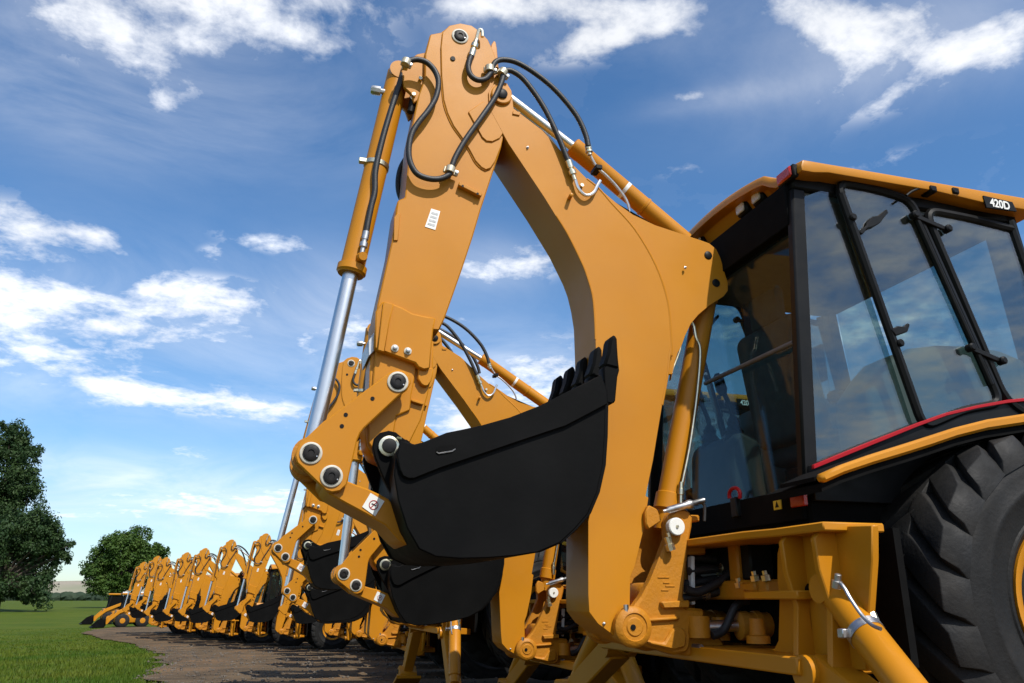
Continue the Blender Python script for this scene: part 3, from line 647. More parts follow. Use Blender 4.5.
    def rounded(pts, rad, n=5):
        out = []
        k = len(pts)
        for i in range(k):
            a, b, c = Vector(pts[i - 1]), Vector(pts[i]), Vector(pts[(i + 1) % k])
            u, v = (a - b), (c - b); t = min(rad, u.length * .45, v.length * .45)
            p, q = b + u.normalized() * t, b + v.normalized() * t
            for j in range(n + 1):
                s_ = j / n; out.append(tuple(p * (1 - s_) ** 2 + b * 2 * s_ * (1 - s_) + q * s_ ** 2))
        return out
    WQ = [(0.707,2.457),(0.888,2.543),(1.133,1.395),(0.889,1.312),(0.697,1.230),(0.569,1.179)]
    WS = [(0.887,2.548),(1.027,2.549),(1.169,2.539),(1.299,2.515),(1.617,1.534),(1.392,1.486),(1.161,1.395)]
    WF0 = [(1.374,2.478),(1.633,2.472),(1.921,2.446)]
    WF1 = [(1.649,1.545)]
    WF = [WF0[0], WF0[1], WF0[2], (1.90, 2.50), (2.06, 1.55), (1.95, 1.40), WF1[0]]
    for sy in (-1, 1):
        # quarter pane
        m = MB(); m.prism(WQ, *sorted((sy * .722, sy * .728)), 'glass', bevel=0); part(m, 'quarter_window', cab)
        for W, nm, rad in ((WS, 'rear_side_window', .06), (WF, 'cab_door', .08)):
            Wr = rounded(W, rad)
            m = MB()
            m.prism(Wr, *sorted((sy * .748, sy * .754)), 'glass', bevel=0)
            o = part(m, nm, cab)
            L3 = [(x, sy * .753, z) for x, z in Wr]
            m = MB(); m.sweep(L3 + [L3[0]], .021, 'trim', 8)
            part(m, 'window_frame', cab)
        # red pinstripe over the black sill, follows the fender line
        ST = [(0.561,1.184),(0.699,1.236),(0.884,1.306),(1.117,1.393),(1.279,1.450),(1.454,1.494),(1.634,1.531),(1.779,1.553)]
        S2 = [(0.564,1.203),(0.702,1.256),(0.887,1.325),(1.121,1.411),(1.282,1.465),(1.457,1.509),(1.637,1.547),(1.783,1.569)]
        ST += [(ST[-1][0] + .2, ST[-1][1] - .01), (ST[-1][0] + .33, ST[-1][1] - .09)]
        S2 += [(S2[-1][0] + .2, S2[-1][1] - .01), (S2[-1][0] + .35, S2[-1][1] - .09)]
        m = MB(); m.prism(ST + S2[::-1], *sorted((sy * .757, sy * .7755)), 'red', bevel=.002); part(m, 'pinstripe', cab)
        LOW = [(x, z - .06) for x, z in ST]
        m = MB(); m.prism(S2[::-1] + [(S2[0][0], 1.06)] + [(LOW[-1][0], 1.06)] + [S2[-1]], *sorted((sy * .69, sy * .757)), 'trim', bevel=.003); part(m, 'sill_panel', cab)
        # hinges, latch, knobs
        m = MB()
        for a, b in (([(1.281,-0.760,2.423),(1.466,-0.760,2.375)]), ([(1.474,-0.760,1.779),(1.643,-0.760,1.730)])):
            m.cut(); a, b = Vector(a), Vector(b); a.y = b.y = sy * .775
            m.bar(a, b, .026, .016, 'trim', up=(0, 1, 0)); 
            for c in (a, b): m.rings(c + Vector((0, -sy * .01, 0)), (0, sy, 0), [(0, .019), (.03, .019), (.036, .012)], 'trim', 16)
        m.cut(); a, b = [(1.304,-0.760,2.421),(1.569,-0.760,1.615)]; a, b = Vector(a), Vector(b); a.y = b.y = sy * .768; m.sweep([a, b], .012, 'trim', 8)
        part(m, 'hinge', cab)
        m = MB()
        for c in [(0.932,-0.760,2.365),(1.089,-0.760,1.768)]: m.cut(); m.rings((c[0], sy * .75, c[2]), (0, sy, 0), [(0, .016), (.03, .018), (.036, .012)], 'trim', 14)
        m.cut(); h = [(0.956,-0.770,2.294),(0.975,-0.770,2.317),(1.004,-0.770,2.331),(1.017,-0.770,2.359),(1.048,-0.770,2.388),(1.085,-0.770,2.397),(1.137,-0.770,2.440),(1.143,-0.770,2.422),(1.111,-0.770,2.389),(1.088,-0.770,2.361),(1.048,-0.770,2.335),(1.011,-0.770,2.322),(0.974,-0.770,2.284)]; m.prism([(p[0], p[2]) for p in h], *sorted((sy * .757, sy * .772)), 'trim', bevel=.004)
        m.cut(); h = [(1.049,-0.770,1.829),(1.088,-0.770,1.848),(1.125,-0.770,1.848),(1.150,-0.770,1.869),(1.157,-0.770,1.859),(1.138,-0.770,1.825),(1.068,-0.770,1.798)]; m.prism([(p[0], p[2]) for p in h], *sorted((sy * .757, sy * .778)), 'trim', bevel=.004)
        part(m, 'latch', cab)
    # rear window
    def rx(z): return rl[0] + (rt[0] - rl[0]) * (z - rl[1]) / (rt[1] - rl[1]) + .016
    m = MB(); m.grid([[(rx(z), y, z) for y in (-.685, .685)] for z in (1.10, 2.33)], 'rearglass'); m.grid([[(rx(z) + .006, y, z) for y in (-.685, .685)] for z in (1.10, 2.33)], 'rearglass', True)
    part(m, 'rear_window', cab)
    m = MB(); a, b = [(0.600,0.080,1.763),(0.600,-0.684,1.754)]; m.cyl(a, b, .011, None, 'strut', 10); part(m, 'gas_strut', cab)
    m = MB(); m.grid([[(2.10 - .11 * (z - 1.2) / 1.3, y, z) for y in (-.68, .68)] for z in (1.12, 2.5)], 'glass'); part(m, 'windscreen', cab)
    # roof
    m = MB(); rows = []; NY = 33
    def prof(y, x):
        a = abs(y); z = 2.612
        k = 0 if a > .63 else (1 if a < .49 else .5 + .5 * math.cos(math.pi * (a - .49) / .14))
        cr = .115 * (1 - (a / .62) ** 2 * .55) if a < .62 else .052
        fr = max(0, min(1, (x - .64) / .18))
        return z + k * (.045 + .085 * (1 - (a / .62) ** 2)) if x < .9 else z + .125 * max(0, (1 - (a / .80) ** 2)) * 1.0
    ys = [-.81 + 1.62 * i / (NY - 1) for i in range(NY)]
    xs = [.655, .668, .72, .80, .92, 1.1, 1.4, 1.7, 1.98, 2.03, 2.045]
    top = []
    for x in xs:
        row = []
        for y in ys:
            z = prof(y, x)
            drop = 0
            if x <= .656: drop = .03
            if x >= 2.04: drop = .04
            if abs(y) > .80: drop += .010
            row.append((x, y, z - drop))
        top.append(row)
    under = []
    for x in xs:
        row = []
        for y in ys:
            a = abs(y); z = prof(y, x)
            if x < .80: zz = z - .055 if a < .62 else 2.545
            else: zz = 2.55 if x < 1.7 else 2.535
            if a > .75 and x > .73: zz = 2.557 - (.02 if x > 1.6 else 0)
            row.append((x, y, zz))
        under.append(row)
    bm = bmesh.new()
    T_ = [[bm.verts.new(p) for p in r] for r in top]; U_ = [[bm.verts.new(p) for p in r] for r in under]
    nx = len(xs)
    for i in range(nx - 1):
        for j in range(NY - 1):
            bm.faces.new((T_[i][j], T_[i][j + 1], T_[i + 1][j + 1], T_[i + 1][j])); bm.faces.new((U_[i][j], U_[i + 1][j], U_[i + 1][j + 1], U_[i][j + 1]))
    for i in range(nx - 1):
        bm.faces.new((T_[i][0], T_[i + 1][0], U_[i + 1][0], U_[i][0])); bm.faces.new((T_[i][-1], U_[i][-1], U_[i + 1][-1], T_[i + 1][-1]))
    for j in range(NY - 1):
        bm.faces.new((T_[0][j], U_[0][j], U_[0][j + 1], T_[0][j + 1])); bm.faces.new((T_[-1][j], T_[-1][j + 1], U_[-1][j + 1], U_[-1][j]))
    bmesh.ops.recalc_face_normals(bm, faces=bm.faces[:])
    m._take(bm, 'paint', .006, 2, 50)
    roof = part(m, 'roof', cab)
    m = MB(); m.box((.70, -.70, 2.475), (1.95, .70, 2.545), 'liner', .01)
    m.prism([(.645, 2.44), (.80, 2.44), (.80, 2.55), (.69, 2.55)], -.62, .62, 'matte', bevel=.008)
    part(m, 'headliner', cab)
    for sy in (-1, 1):
        m = MB(); c = [(0.650,-0.715,2.566)][0]; y = c[1] * -sy; ZT = c[2]
        m.box((.634, y - .062, ZT - .034), (.665, y + .066, ZT + .032), 'trim', .006); m.box((.622, y - .052, ZT - .029), (.638, y + .057, ZT + .027), 'redlens', .008)
        part(m, 'tail_light', cab)
        for k in (0, 1):
            c = [(0.700,-0.372,2.640),(0.700,-0.226,2.647)][k]; y = c[1] * -sy; z = c[2]
            m = MB(); m.box((.71, y - .048, z - .036), (.78, y + .048, z + .036), 'trim', .012); m.box((.700, y - .036, z - .026), (.714, y + .036, z + .026), 'lens', .006)
            m.box((.74, y - .012, z + .03), (.76, y + .012, 2.66), 'trim', .002)
            part(m, 'work_light', cab)
    # number plate on the roof edge
    q = [(1.690,2.572),(1.870,2.563),(1.886,2.513),(1.696,2.507)]
    m = MB(); m.prism(q, -.8165, -.808, 'trim', bevel=.001)
    plate = part(m, 'roof_badge', cab)
    cu = bpy.data.curves.new('lettering', 'FONT'); cu.body = '420D'; cu.size = .058; cu.extrude = .0012; cu.offset = .0014; cu.space_character = .98
    cu.align_x = 'CENTER'; cu.align_y = 'CENTER'
    tmp = bpy.data.objects.new('lettering', cu); COL.objects.link(tmp)
    dg = bpy.context.evaluated_depsgraph_get(); me = bpy.data.meshes.new_from_object(tmp.evaluated_get(dg)); bpy.data.objects.remove(tmp)
    me.name = 'lettering'; me.materials.clear(); me.materials.append(M['white'])
    tx = bpy.data.objects.new('lettering', me); COL.objects.link(tx); tx.parent = cab
    c = [(1.783,2.535)][0]; tx.location = (c[0], -.8175, c[1]); tx.rotation_euler = (R(90), R(2.0), 0); tx.scale = (.95, 1.05, 1)
    m = MB(); T = [(1.234,-0.800,2.510),(1.274,-0.800,2.539),(1.328,-0.800,2.564),(1.381,-0.800,2.579),(1.462,-0.800,2.588),(1.532,-0.800,2.583)]; m.tube(T, .006, 'trim', 8)
    for p in ("x",):
        for c in [(1.390,-0.800,2.568),(1.525,-0.800,2.578)]: m.box((c[0] - .02, c[1] - .02, c[2] - .022), (c[0] + .02, c[1] + .05, c[2] + .012), 'trim', .006)
    part(m, 'wiper', cab)
    # rear panel bits: triangular warning, red reflector, pull handle
    for sy in (-1, 1):
        m = MB(); c = [(0.540,-0.538,1.067)][0]; y = c[1] * -sy; m.box((.535, y - .028, c[2] - .021), (.549, y + .028, c[2] + .021), 'decalyellow', .001)
        m.prism([(y - .012, c[2] - .012), (y + .014, c[2] - .012), (y + .001, c[2] + .014)], .5335, .5352, 'trim', axis='x', bevel=0); part(m, 'warning_decal', cab)
        m = MB(); c = [(0.540,-0.687,1.066)][0]; y = c[1] * -sy; m.box((.525, y - .045, c[2] - .024), (.549, y + .045, c[2] + .024), 'redlens', .004); part(m, 'reflector', cab)
    m = MB(); T = [(0.530,-0.177,1.134),(0.530,-0.181,1.160),(0.530,-0.211,1.176),(0.530,-0.249,1.171),(0.530,-0.268,1.150),(0.530,-0.264,1.124)]; m.tube(T, .009, 'red', 8); a, b = [(0.530,-0.224,1.132),(0.530,-0.229,1.042)]; m.bar(a, b, .05, .03, 'trim', up=(1, 0, 0)); part(m, 'pull_handle', cab)
    # seat, console, levers, wheel
    m = MB()
    m.box((1.05, -.26, 1.36), (1.52, .26, 1.50), 'seat', .05, 3); m.prism([(.98, 1.46), (1.12, 1.44), (1.03, 2.06), (.94, 2.10), (.90, 2.04)], -.25, .25, 'seat', bevel=.05, seg=3)
    m.box((1.1, -.2, 1.085), (1.45, .2, 1.36), 'trim', .02); m.box((.93, -.13, 2.08), (1.0, .13, 2.28), 'seat', .03, 2)
    for sy in (-1, 1): m.box((1.05, sy * .32 - .04, 1.60), (1.42, sy * .32 + .04, 1.66), 'trim', .015)
    part(m, 'seat', cab)
    m = MB(); m.prism([(.64, 1.09), (.86, 1.09), (.84, 1.45), (.72, 1.50), (.66, 1.44)], -.02, .40, 'console', bevel=.02)
    for y in (.06, .30):
        m.sweep(spline([(.74, y, 1.48), (.73, y, 1.62), (.69, y, 1.72)], 4), .013, 'trim', 8); m.rings((.69, y, 1.70), (-.25, 0, 1), [(0, .018), (.03, .03), (.10, .028), (.12, .012)], 'trim', 12)
        m.rings((.735, y, 1.46), (0, 0, 1), [(0, .06), (.03, .045), (.05, .05), (.08, .03), (.1, .035), (.13, .018)], 'trim', 14)
    m.cut(); m.prism([(1.75, 1.09), (2.04, 1.09), (2.0, 1.52), (1.88, 1.62), (1.80, 1.55)], -.30, .30, 'console', bevel=.03)
    AR = [(0.973,1.557),(1.080,1.680),(1.159,1.754),(1.258,1.798),(1.426,1.829),(1.620,1.842),(1.789,1.834),(1.930,1.796),(2.011,1.711)]
    AR = [(AR[0][0], 1.09)] + AR + [(AR[-1][0], 1.09)]
    for a, b in ((-.66, -.42), (.42, .66)): m.cut(); m.prism(AR, a, b, 'arch', bevel=.03, seg=3)
    part(m, 'console', cab)
    m = MB(); cs = Vector((1.74, 0, 1.70)); ax = Vector((-.45, 0, .9)).normalized(); u = Vector((0, 1, 0)); v = ax.cross(u)
    m.sweep([cs + (u * math.cos(t) + v * math.sin(t)) * .19 for t in (2 * math.pi * k / 28 for k in range(29))], .014, 'trim', 8); m.cyl(cs, cs - ax * .3, .03, .04, 'trim', 12)
    for k in range(3): m.cyl(cs, cs + (u * math.cos(2.1 * k) + v * math.sin(2.1 * k)) * .19, .01, None, 'trim', 8)
    part(m, 'steering_wheel', cab)
    m = MB(); m.sweep(spline([(1.9, .6, 2.42), (1.97, .76, 2.36), (1.98, .9, 2.28)], 4), .01, 'trim', 8); m.box((1.95, .83, 2.08), (1.98, .99, 2.34), 'trim', .02, 2)
    part(m, 'mirror', cab)

    # ---- fenders
    for sy in (-1, 1):
        FE = [(0.419,1.125),(0.523,1.167),(0.666,1.214),(0.839,1.266),(0.960,1.303),(1.100,1.346),(1.261,1.387),(1.476,1.426)]
        ex = FE[-1]; FE += [(ex[0] + .15, ex[1] + .01), (ex[0] + .40, ex[1] - .02), (ex[0] + .62, ex[1] - .16), (ex[0] + .74, ex[1] - .36)]
        FL = [(0.432,1.094),(0.526,1.131),(0.660,1.173),(0.831,1.222),(0.952,1.258),(1.091,1.302),(1.251,1.342),(1.465,1.380)]
        ex = FL[-1]; FL += [(ex[0] + .15, ex[1] + .01), (ex[0] + .39, ex[1] - .02), (ex[0] + .60, ex[1] - .15), (ex[0] + .72, ex[1] - .35)]
        m = MB(); m.prism(FE + FL[::-1], *sorted((sy * .955, sy * 1.0)), 'paint', bevel=.010, seg=2)
        fe = part(m, 'fender')
        m = MB(); lo = [(x, z - .012) for x, z in FL]; lo2 = [(x, z - .03) for x, z in FL]
        up = [(x, z - .004) for x, z in FE]
        m.prism(up + [(x, z - .02) for x, z in FE][::-1], *sorted((sy * .74, sy * .958)), 'matte', bevel=0)
        m.prism(FL + lo2[::-1], *sorted((sy * .60, sy * .975)), 'matte', bevel=0)
        part(m, 'fender_liner', fe)

    # ---- wheels
    def wheel(cx, cz, R0, y0, sy, w, nl, name):
        e = bpy.data.objects.new(name, None); COL.objects.link(e); e.parent = root; e.location = (cx, sy * y0, cz)
        k = R0 / .66; h = w / 2
        P = [(.30, -.72), (.315, -.80), (.345, -.88), (.352, -.915), (.36, -.915), (.366, -.89), (.45, -.975), (.455, -.992), (.47, -.995), (.475, -.98), (.52, -.99), (.565, -.95), (.595, -.84), (.606, -.5), (.611, 0)]
        P = [(r * k, a * h) for r, a in P]; P = P + [(r, -a) for r, a in reversed(P[:-1])]
        m = MB(); m.rings((0, 0, 0), (0, 1, 0), [(a, r) for r, a in P], 'tyre', 72)
        bm = bmesh.new()
        for side in (-1, 1):
            for i in range(nl):
                th0 = 2 * math.pi * (i + (.5 if side > 0 else 0)) / nl; rows = []
                for j in range(9):
                    u = j / 8; t = -1.0 + 1.07 * u
                    r0 = (.56 + .058 * min(1, (u / .22)) ** .6) * k; r1 = (.605 + .062 * min(1, (u / .13)) ** .7) * k
                    yy = side * -t * h * (1.0 if u > .01 else 1.0)
                    dl = .34 * (1 - u) ** 1.15 - .06
                    wt = (.062 + .012 * math.sin(u * 3.1)) * k; wb = wt + .022 * k
                    rows.append([(r0, -wb), (r1, -wt * .86), (r1, wt * .86), (r0, wb), yy, th0 + dl])
                vs = []
                for rw in rows:
                    yy, th = rw[4], rw[5]
                    vs.append([bm.verts.new((r * math.cos(th + s / r), yy, r * math.sin(th + s / r))) for r, s in rw[:4]])
                for a, b in zip(vs, vs[1:]):
                    for q in range(3): bm.faces.new((a[q], a[q + 1], b[q + 1], b[q]))
                bm.faces.new(vs[0]); bm.faces.new(vs[-1][::-1])
        bmesh.ops.recalc_face_normals(bm, faces=bm.faces[:])
        m._take(bm, 'tyre', .0045 * k, 2, 40)
        m.build('tyre', e)
        m = MB(); q = [(.0, .40), (.10, .40), (.11, .30), (.22, .34), (.265, .60), (.275, .78), (.305, .86), (.325, .88), (.325, .78), (.30, .70), (.30, -.70), (.32, -.85), (.0, -.85)]
        m.rings((0, 0, 0), (0, sy, 0), [(a * h, max(r * k, .002)) for r, a in q], 'paint', 48)
        for i in range(8):
            t = 2 * math.pi * i / 8; m.rings((.17 * k * math.cos(t), sy * h * .33, .17 * k * math.sin(t)), (0, sy, 0), [(0, .016), (.02, .016), (.022, .01)], 'steel', 6)
        m.build('rim', e)
        return e
    for sy in (-1, 1): wheel(1.467, .665, .66, .89, sy, .44, 22, 'rear_wheel')
    for sy in (-1, 1): wheel(3.56, .46, .46, .86, sy, .32, 18, 'front_wheel')

    # ---- bonnet, loader arms and loader bucket
    m = MB()
    m.prism([(2.05, .95), (3.95, .90), (4.05, 1.25), (3.98, 1.48), (3.2, 1.62), (2.12, 1.70)], -.40, .40, 'paint', bevel=.04, seg=2)
    m.box((4.0, -.3, .98), (4.07, .3, 1.4), 'trim', .02)
    m.cyl((3.2, .22, 1.6), (3.2, .22, 2.15), .04, None, 'trim', 14)
    part(m, 'bonnet')
    for sy in (-1, 1):
        a, b = sorted((sy * .52, sy * .60)); m = MB()
        m.prism([(2.25, 1.45), (2.40, 1.52), (3.6, 1.12), (4.25, .72), (4.72, .30), (4.62, .20), (4.48, .25), (4.12, .58), (3.5, .95), (2.3, 1.32)], a, b, 'paint', bevel=.01); part(m, 'loader_arm')
    m = MB()
    BP = [(5.55, .03), (4.85, .02), (4.70, .12), (4.66, .55), (4.80, .95), (4.83, .95), (4.70, .56), (4.735, .15), (4.87, .06), (5.55, .05)]
    m.prism(BP, -1.14, 1.14, 'black', bevel=.004)
    for y in (-1.14, 1.11): m.prism([(5.50, .04), (4.86, .04), (4.71, .14), (4.68, .55), (4.81, .93), (5.1, .70), (5.4, .2)], y, y + .03, 'black', bevel=.004)
    part(m, 'loader_bucket')

root = empty('backhoe_loader', (1.533, 3.53, 0))
machine(root)
G_ROW = 'yellow backhoe loaders parked side by side in a long row'
tag(root, 'nearest and largest yellow backhoe loader, with the glazed cab and big black bucket', 'backhoe loader', G_ROW)

def kids(o): return [c for c in ALL if c.parent == o]
ALL = [o for o in COL.objects if o.parent]
FOOT = [(0.009,0.570)][0]
def copy_machine(loc, rz, tilt, fine=True, leg=0., pitch=0.):
    r = root.copy(); COL.objects.link(r); r.location = loc; r.rotation_euler = (0, R(pitch), rz)
    a = -R(tilt); RM = Matrix.Rotation(a, 4, 'Y'); p = Vector((FOOT[0], 0, FOOT[1]))
    T = Matrix.Translation(p) @ RM @ Matrix.Translation(-p)
    def cp(o, par):
        nm = o.name.split('.')[0]
        if nm in FINE and not fine: return
        c = o.copy(); COL.objects.link(c); c.parent = par
        if o.name in BACKHOE and tilt:
            c.location = T.translation; c.rotation_euler = (0, a, 0)
        if nm == 'stabilizer' and leg:      # legs folded up against the frame
            sg = STAB[o.name]; pv = Vector((0, sg * .90, .44)); Q = Matrix.Rotation(sg * R(leg), 4, 'X')
            c.matrix_local = Matrix.Translation(pv) @ Q @ Matrix.Translation(-pv)
        for k in CH.get(o.name, ()):
            if leg > 0 and nm == 'stabilizer' and not k.name.startswith('foot_pad'): continue
            cp(k, c)
    for k in CH[root.name]: cp(k, r)
    return r
CH = {}
for o in ALL: CH.setdefault(o.parent.name, []).append(o)
ROW = [  # foot pin x, y of centreline, dz against the ground profile, yaw, boom tilt, label
 (2.025, 6.615, -.04, 0, 4.8, 'second backhoe loader, seen under and behind the black bucket of the nearest one'),
 (1.47, 9.64, .26, 0, 0, 'third backhoe loader, its stick top just left of the sleeve of the nearest stick'),
 (1.73, 12.7, 0, 0, 0, 'fourth backhoe loader, only its bucket linkage and base showing low behind the third'),
 (2.15, 15.75, 0, 0, 0, 'backhoe loader almost hidden, directly behind the fourth from the near end'),
 (2.4, 18.8, 0, 1, 0, 'backhoe loader almost hidden, two places behind the fourth from the near end'),
 (2.4, 21.8, 0, 2, 0, 'backhoe loader almost hidden, three places behind the fourth from the near end'),
 (1.95, 24.8, 0, 3, 0, 'backhoe loader almost hidden, just in front of the first fully visible distant boom'),
 (.651, 27.84, .0, 4, 0, 'distant backhoe loader seventh from the far end, its boom first clear of the big linkage'),
 (-.479, 30.9, .03, 6, 0, 'distant backhoe loader sixth from the far end, open gap under its boom'),
 (-1.51, 33.94, -.07, 8, 0, 'distant backhoe loader fifth from the far end of the row'),
 (-2.35, 37.0, -.03, 9, 0, 'distant backhoe loader fourth from the far end of the row'),
 (-3.42, 40.04, -.06, 10, 0, 'distant backhoe loader third from the far end, boom lower than its far neighbour'),
 (-4.27, 43.1, .10, 11, 0, 'distant backhoe loader second from the far end, tallest tip of the last three'),
 (-5.21, 46.15, -.05, 12, 0, 'farthest backhoe loader of the row, in front of the round tree'),
]
for i, (x, y, dz, yaw, tilt, lab) in enumerate(ROW):
    c = copy_machine((x, y, gz(y) + dz), R(yaw + (0 if i < 3 else (1.5, -1.2, .6, -2.0, 1.0)[i % 5])), tilt + (0 if i < 3 else (.9, -.8, 1.4, -.3, -1.2)[(i * 2) % 5]), fine=(i < 3), leg=(0, -23)[i] if i < 2 else 112, pitch=2.0 if i == 1 else 0)
    c['label'] = lab

# ------------------------------------------------------------------ skid steer loaders at the far end, facing left
def skid(loc, rz, label):
    r = empty('skid_steer_loader', loc, rz)
    tag(r, label, 'skid steer', 'skid steer loaders parked beyond the row')
    m = MB(); m.box((-1.0, -.62, .30), (1.0, .62, 1.05), 'paint', .05, 2); m.box((.7, -.6, 1.0), (1.25, .6, 1.45), 'paint', .06, 2); m.build('body', r)
    m = MB()
    for y in (-.46, .46):
        for a, b in (((-.75, y, 1.0), (-.55, y, 2.0)), ((.65, y, 1.0), (.6, y, 2.0))): m.bar(a, b, .08, .08, 'trim')
    m.box((-.72, -.44, 1.0), (.62, .44, 1.9), 'matte', .03); m.build('cab', r)
    m = MB(); m.box((-.80, -.55, 1.98), (.72, .55, 2.09), 'paint', .03, 2); m.build('roof', r)
    for s in (-1, 1):
        a, b = sorted((s * .66, s * .78)); m = MB()
        m.prism([(1.15, 1.35), (1.1, 1.55), (.2, 1.50), (-.9, 1.05), (-1.5, .45), (-1.6, .22), (-1.45, .2), (-1.3, .42), (-.8, .85), (.2, 1.3)], a, b, 'paint', bevel=.02); m.build('lift_arm', r)
        for x in (-.62, .55):
            e = bpy.data.objects.new('wheel', None); COL.objects.link(e); e.parent = r; e.location = (x, s * .74, .42)
            m = MB(); m.rings((0, -.14, 0), (0, 1, 0), [(0, .24), (.03, .36), (.06, .415), (.22, .415), (.25, .36), (.28, .24)], 'tyre', 28); m.build('tyre', e)
            m = MB(); m.rings((0, -.15, 0), (0, 1, 0), [(0, .1), (.02, .22), (.28, .22), (.30, .1)], 'paint', 24); m.build('rim', e)
    m = MB(); m.prism([(-2.35, .03), (-1.65, .02), (-1.55, .15), (-1.58, .62), (-1.62, .62), (-1.66, .16), (-1.72, .07), (-2.35, .06)], -.95, .95, 'black', bevel=.01)
    for y in (-.95, .92): m.prism([(-2.3, .04), (-1.65, .04), (-1.56, .16), (-1.6, .58), (-1.9, .45)], y, y + .03, 'black', bevel=.005)
    m.build('bucket', r)
    return r
skid((-9.9, 66.5, gz(66.5)), R(14), 'skid steer loader farthest left, low black bucket on the grass, orange arms down')
skid((-7.9, 59.0, gz(59)), R(14), 'skid steer loader with a visible round wheel, tucked against the end of the backhoe row')
skid((-7.0, 67.5, gz(67.5)), R(14), 'skid steer loader behind the other two, only its cab roof clear of them')

# ------------------------------------------------------------------ ground
def jit(x, y, s, a): return noise.noise(Vector((x * s, y * s, 3.7))) * a
def make_sheet(name, xs_of_row, ys, mat, dz, amp=0.):
    bm = bmesh.new(); rows = []
    for y in ys:
        rows.append([bm.verts.new((x, y, gz(y) + dz + (jit(x, y, .9, amp) + jit(x, y, 3.1, amp * .4) if amp else 0))) for x in xs_of_row(y)])
    for a, b in zip(rows, rows[1:]):
        for i in range(len(a) - 1): bm.faces.new((a[i], a[i + 1], b[i + 1], b[i]))
    me = bpy.data.meshes.new(name); bm.to_mesh(me); bm.free(); me.materials.append(mat)
    for p in me.polygons: p.use_smooth = True
    o = bpy.data.objects.new(name, me); COL.objects.link(o); return o

def ground_mat(name, cols, scales, rough=.95, bump=.5, bs=20, spec=.1):
    m, nt, N, L = newmat(name)
    o = N.new('ShaderNodeOutputMaterial'); b = N.new('ShaderNodeBsdfPrincipled'); L.new(b.outputs[0], o.inputs[0])
    col = mixcol(nt, noise_fac(nt, scales[0], 5, .38, .62), cols[0], cols[1])
    col = mixcol(nt, noise_fac(nt, scales[1], 6, .52, .72), col, cols[2])
    col = mixcol(nt, noise_fac(nt, scales[2], 2, .62, .74), col, cols[3])
    L.new(col, b.inputs['Base Color']); b.inputs['Roughness'].default_value = rough; b.inputs['Specular IOR Level'].default_value = spec
    bp = N.new('ShaderNodeBump'); bp.inputs['Strength'].default_value = bump; bp.inputs['Distance'].default_value = .04
    L.new(noise_fac(nt, bs, 6, 0, 1), bp.inputs['Height']); L.new(bp.outputs[0], b.inputs['Normal'])
    return m
M['lawn'] = ground_mat('lawn', ((.050, .086, .007), (.080, .108, .010), (.105, .102, .015), (.040, .072, .007)), (.25, 1.3, 9.), bump=.6, bs=30)
M['gravel'] = ground_mat('gravel', ((.084, .060, .037), (.135, .094, .055), (.19, .112, .056), (.20, .155, .10)), (1.5, .8, 26.), bump=.5, bs=28)
ys = [-40, -20, -8] + [i * .75 for i in range(0, 80)] + [60 + i * 4 for i in range(26)] + [170, 200, 240, 300, 400, 550, 700, 900, 1200, 1800, 2600]
xg = [-1500, -700, -300, -150, -80, -50, -35] + [-26 + i * 1.0 for i in range(0, 40)] + [20, 30, 50, 90, 200, 600, 1800]
o = make_sheet('ground', lambda y: xg, ys, M['lawn'], 0); tag(o, 'mown green lawn', None, None, 'structure')
def gleft(y):
    K = [(-40, -1.5), (6, -.55), (9, -.62), (12, -1.25), (16, -1.7), (20, -1.95), (26, -2.6), (33, -4.2), (40, -6.2), (47, -8.4), (54, -9.2), (58, -8.6)]
    for (a, xa), (b, xb) in zip(K, K[1:]):
        if y <= b:
            t = max(0, (y - a) / (b - a)); x = xa + (xb - xa) * t; break
    else: x = K[-1][1]
    return x + jit(0, y, .8, .35) + jit(1, y, 3., .15)
ysg = [-40, -20, -8] + [i * .4 for i in range(0, 146)]
o = make_sheet('gravel_yard', lambda y: [gleft(y) + (40 + gleft(y) * -1) * (t / 60) ** 1.5 for t in range(61)], ysg, M['gravel'], .045, .012); tag(o, 'grey brown gravel and dirt under the machines', None, None, 'structure')

# grass blades over the lawn in view
def blades():
    bm = bmesh.new(); rnd = random.Random(3); n = 0
    M['blade'] = surf('grass_blade', (.042, .088, .007), (.090, .116, .012), .6, scale=.5, spec=.12)
    while n < 60000:
        y = 7.5 + 50 * rnd.random() ** 1.7; x = gleft(y) + rnd.random() * .25 - (rnd.random() ** 1.3) * (2 + y * .34)
        if y < 58 and x > gleft(y) - .02 and rnd.random() > .12: continue
        h = rnd.uniform(.03, .075) * (1 + y / 60) * max(.25, min(1, 1.6 - y / 38)); a = rnd.random() * 6.28; w = .005 + .00045 * y; z = gz(y) - .005
        dx, dy = math.cos(a) * w, math.sin(a) * w; lx, ly = rnd.uniform(-.5, .5) * h, rnd.uniform(-.5, .5) * h
        bm.faces.new((bm.verts.new((x - dx, y - dy, z)), bm.verts.new((x + dx, y + dy, z)), bm.verts.new((x + lx, y + ly, z + h)))); n += 1
    me = bpy.data.meshes.new('grass'); bm.to_mesh(me); bm.free(); me.materials.append(M['blade'])
    o = bpy.data.objects.new('grass', me); COL.objects.link(o); tag(o, 'short green grass blades of the lawn', 'grass', None, 'stuff')
blades()
def ico(sub):
    b = bmesh.new(); bmesh.ops.create_icosphere(b, subdivisions=sub, radius=1); b.verts.index_update()
    V = [v.co.copy() for v in b.verts]; F = [[v.index for v in f.verts] for f in b.faces]; b.free(); return V, F
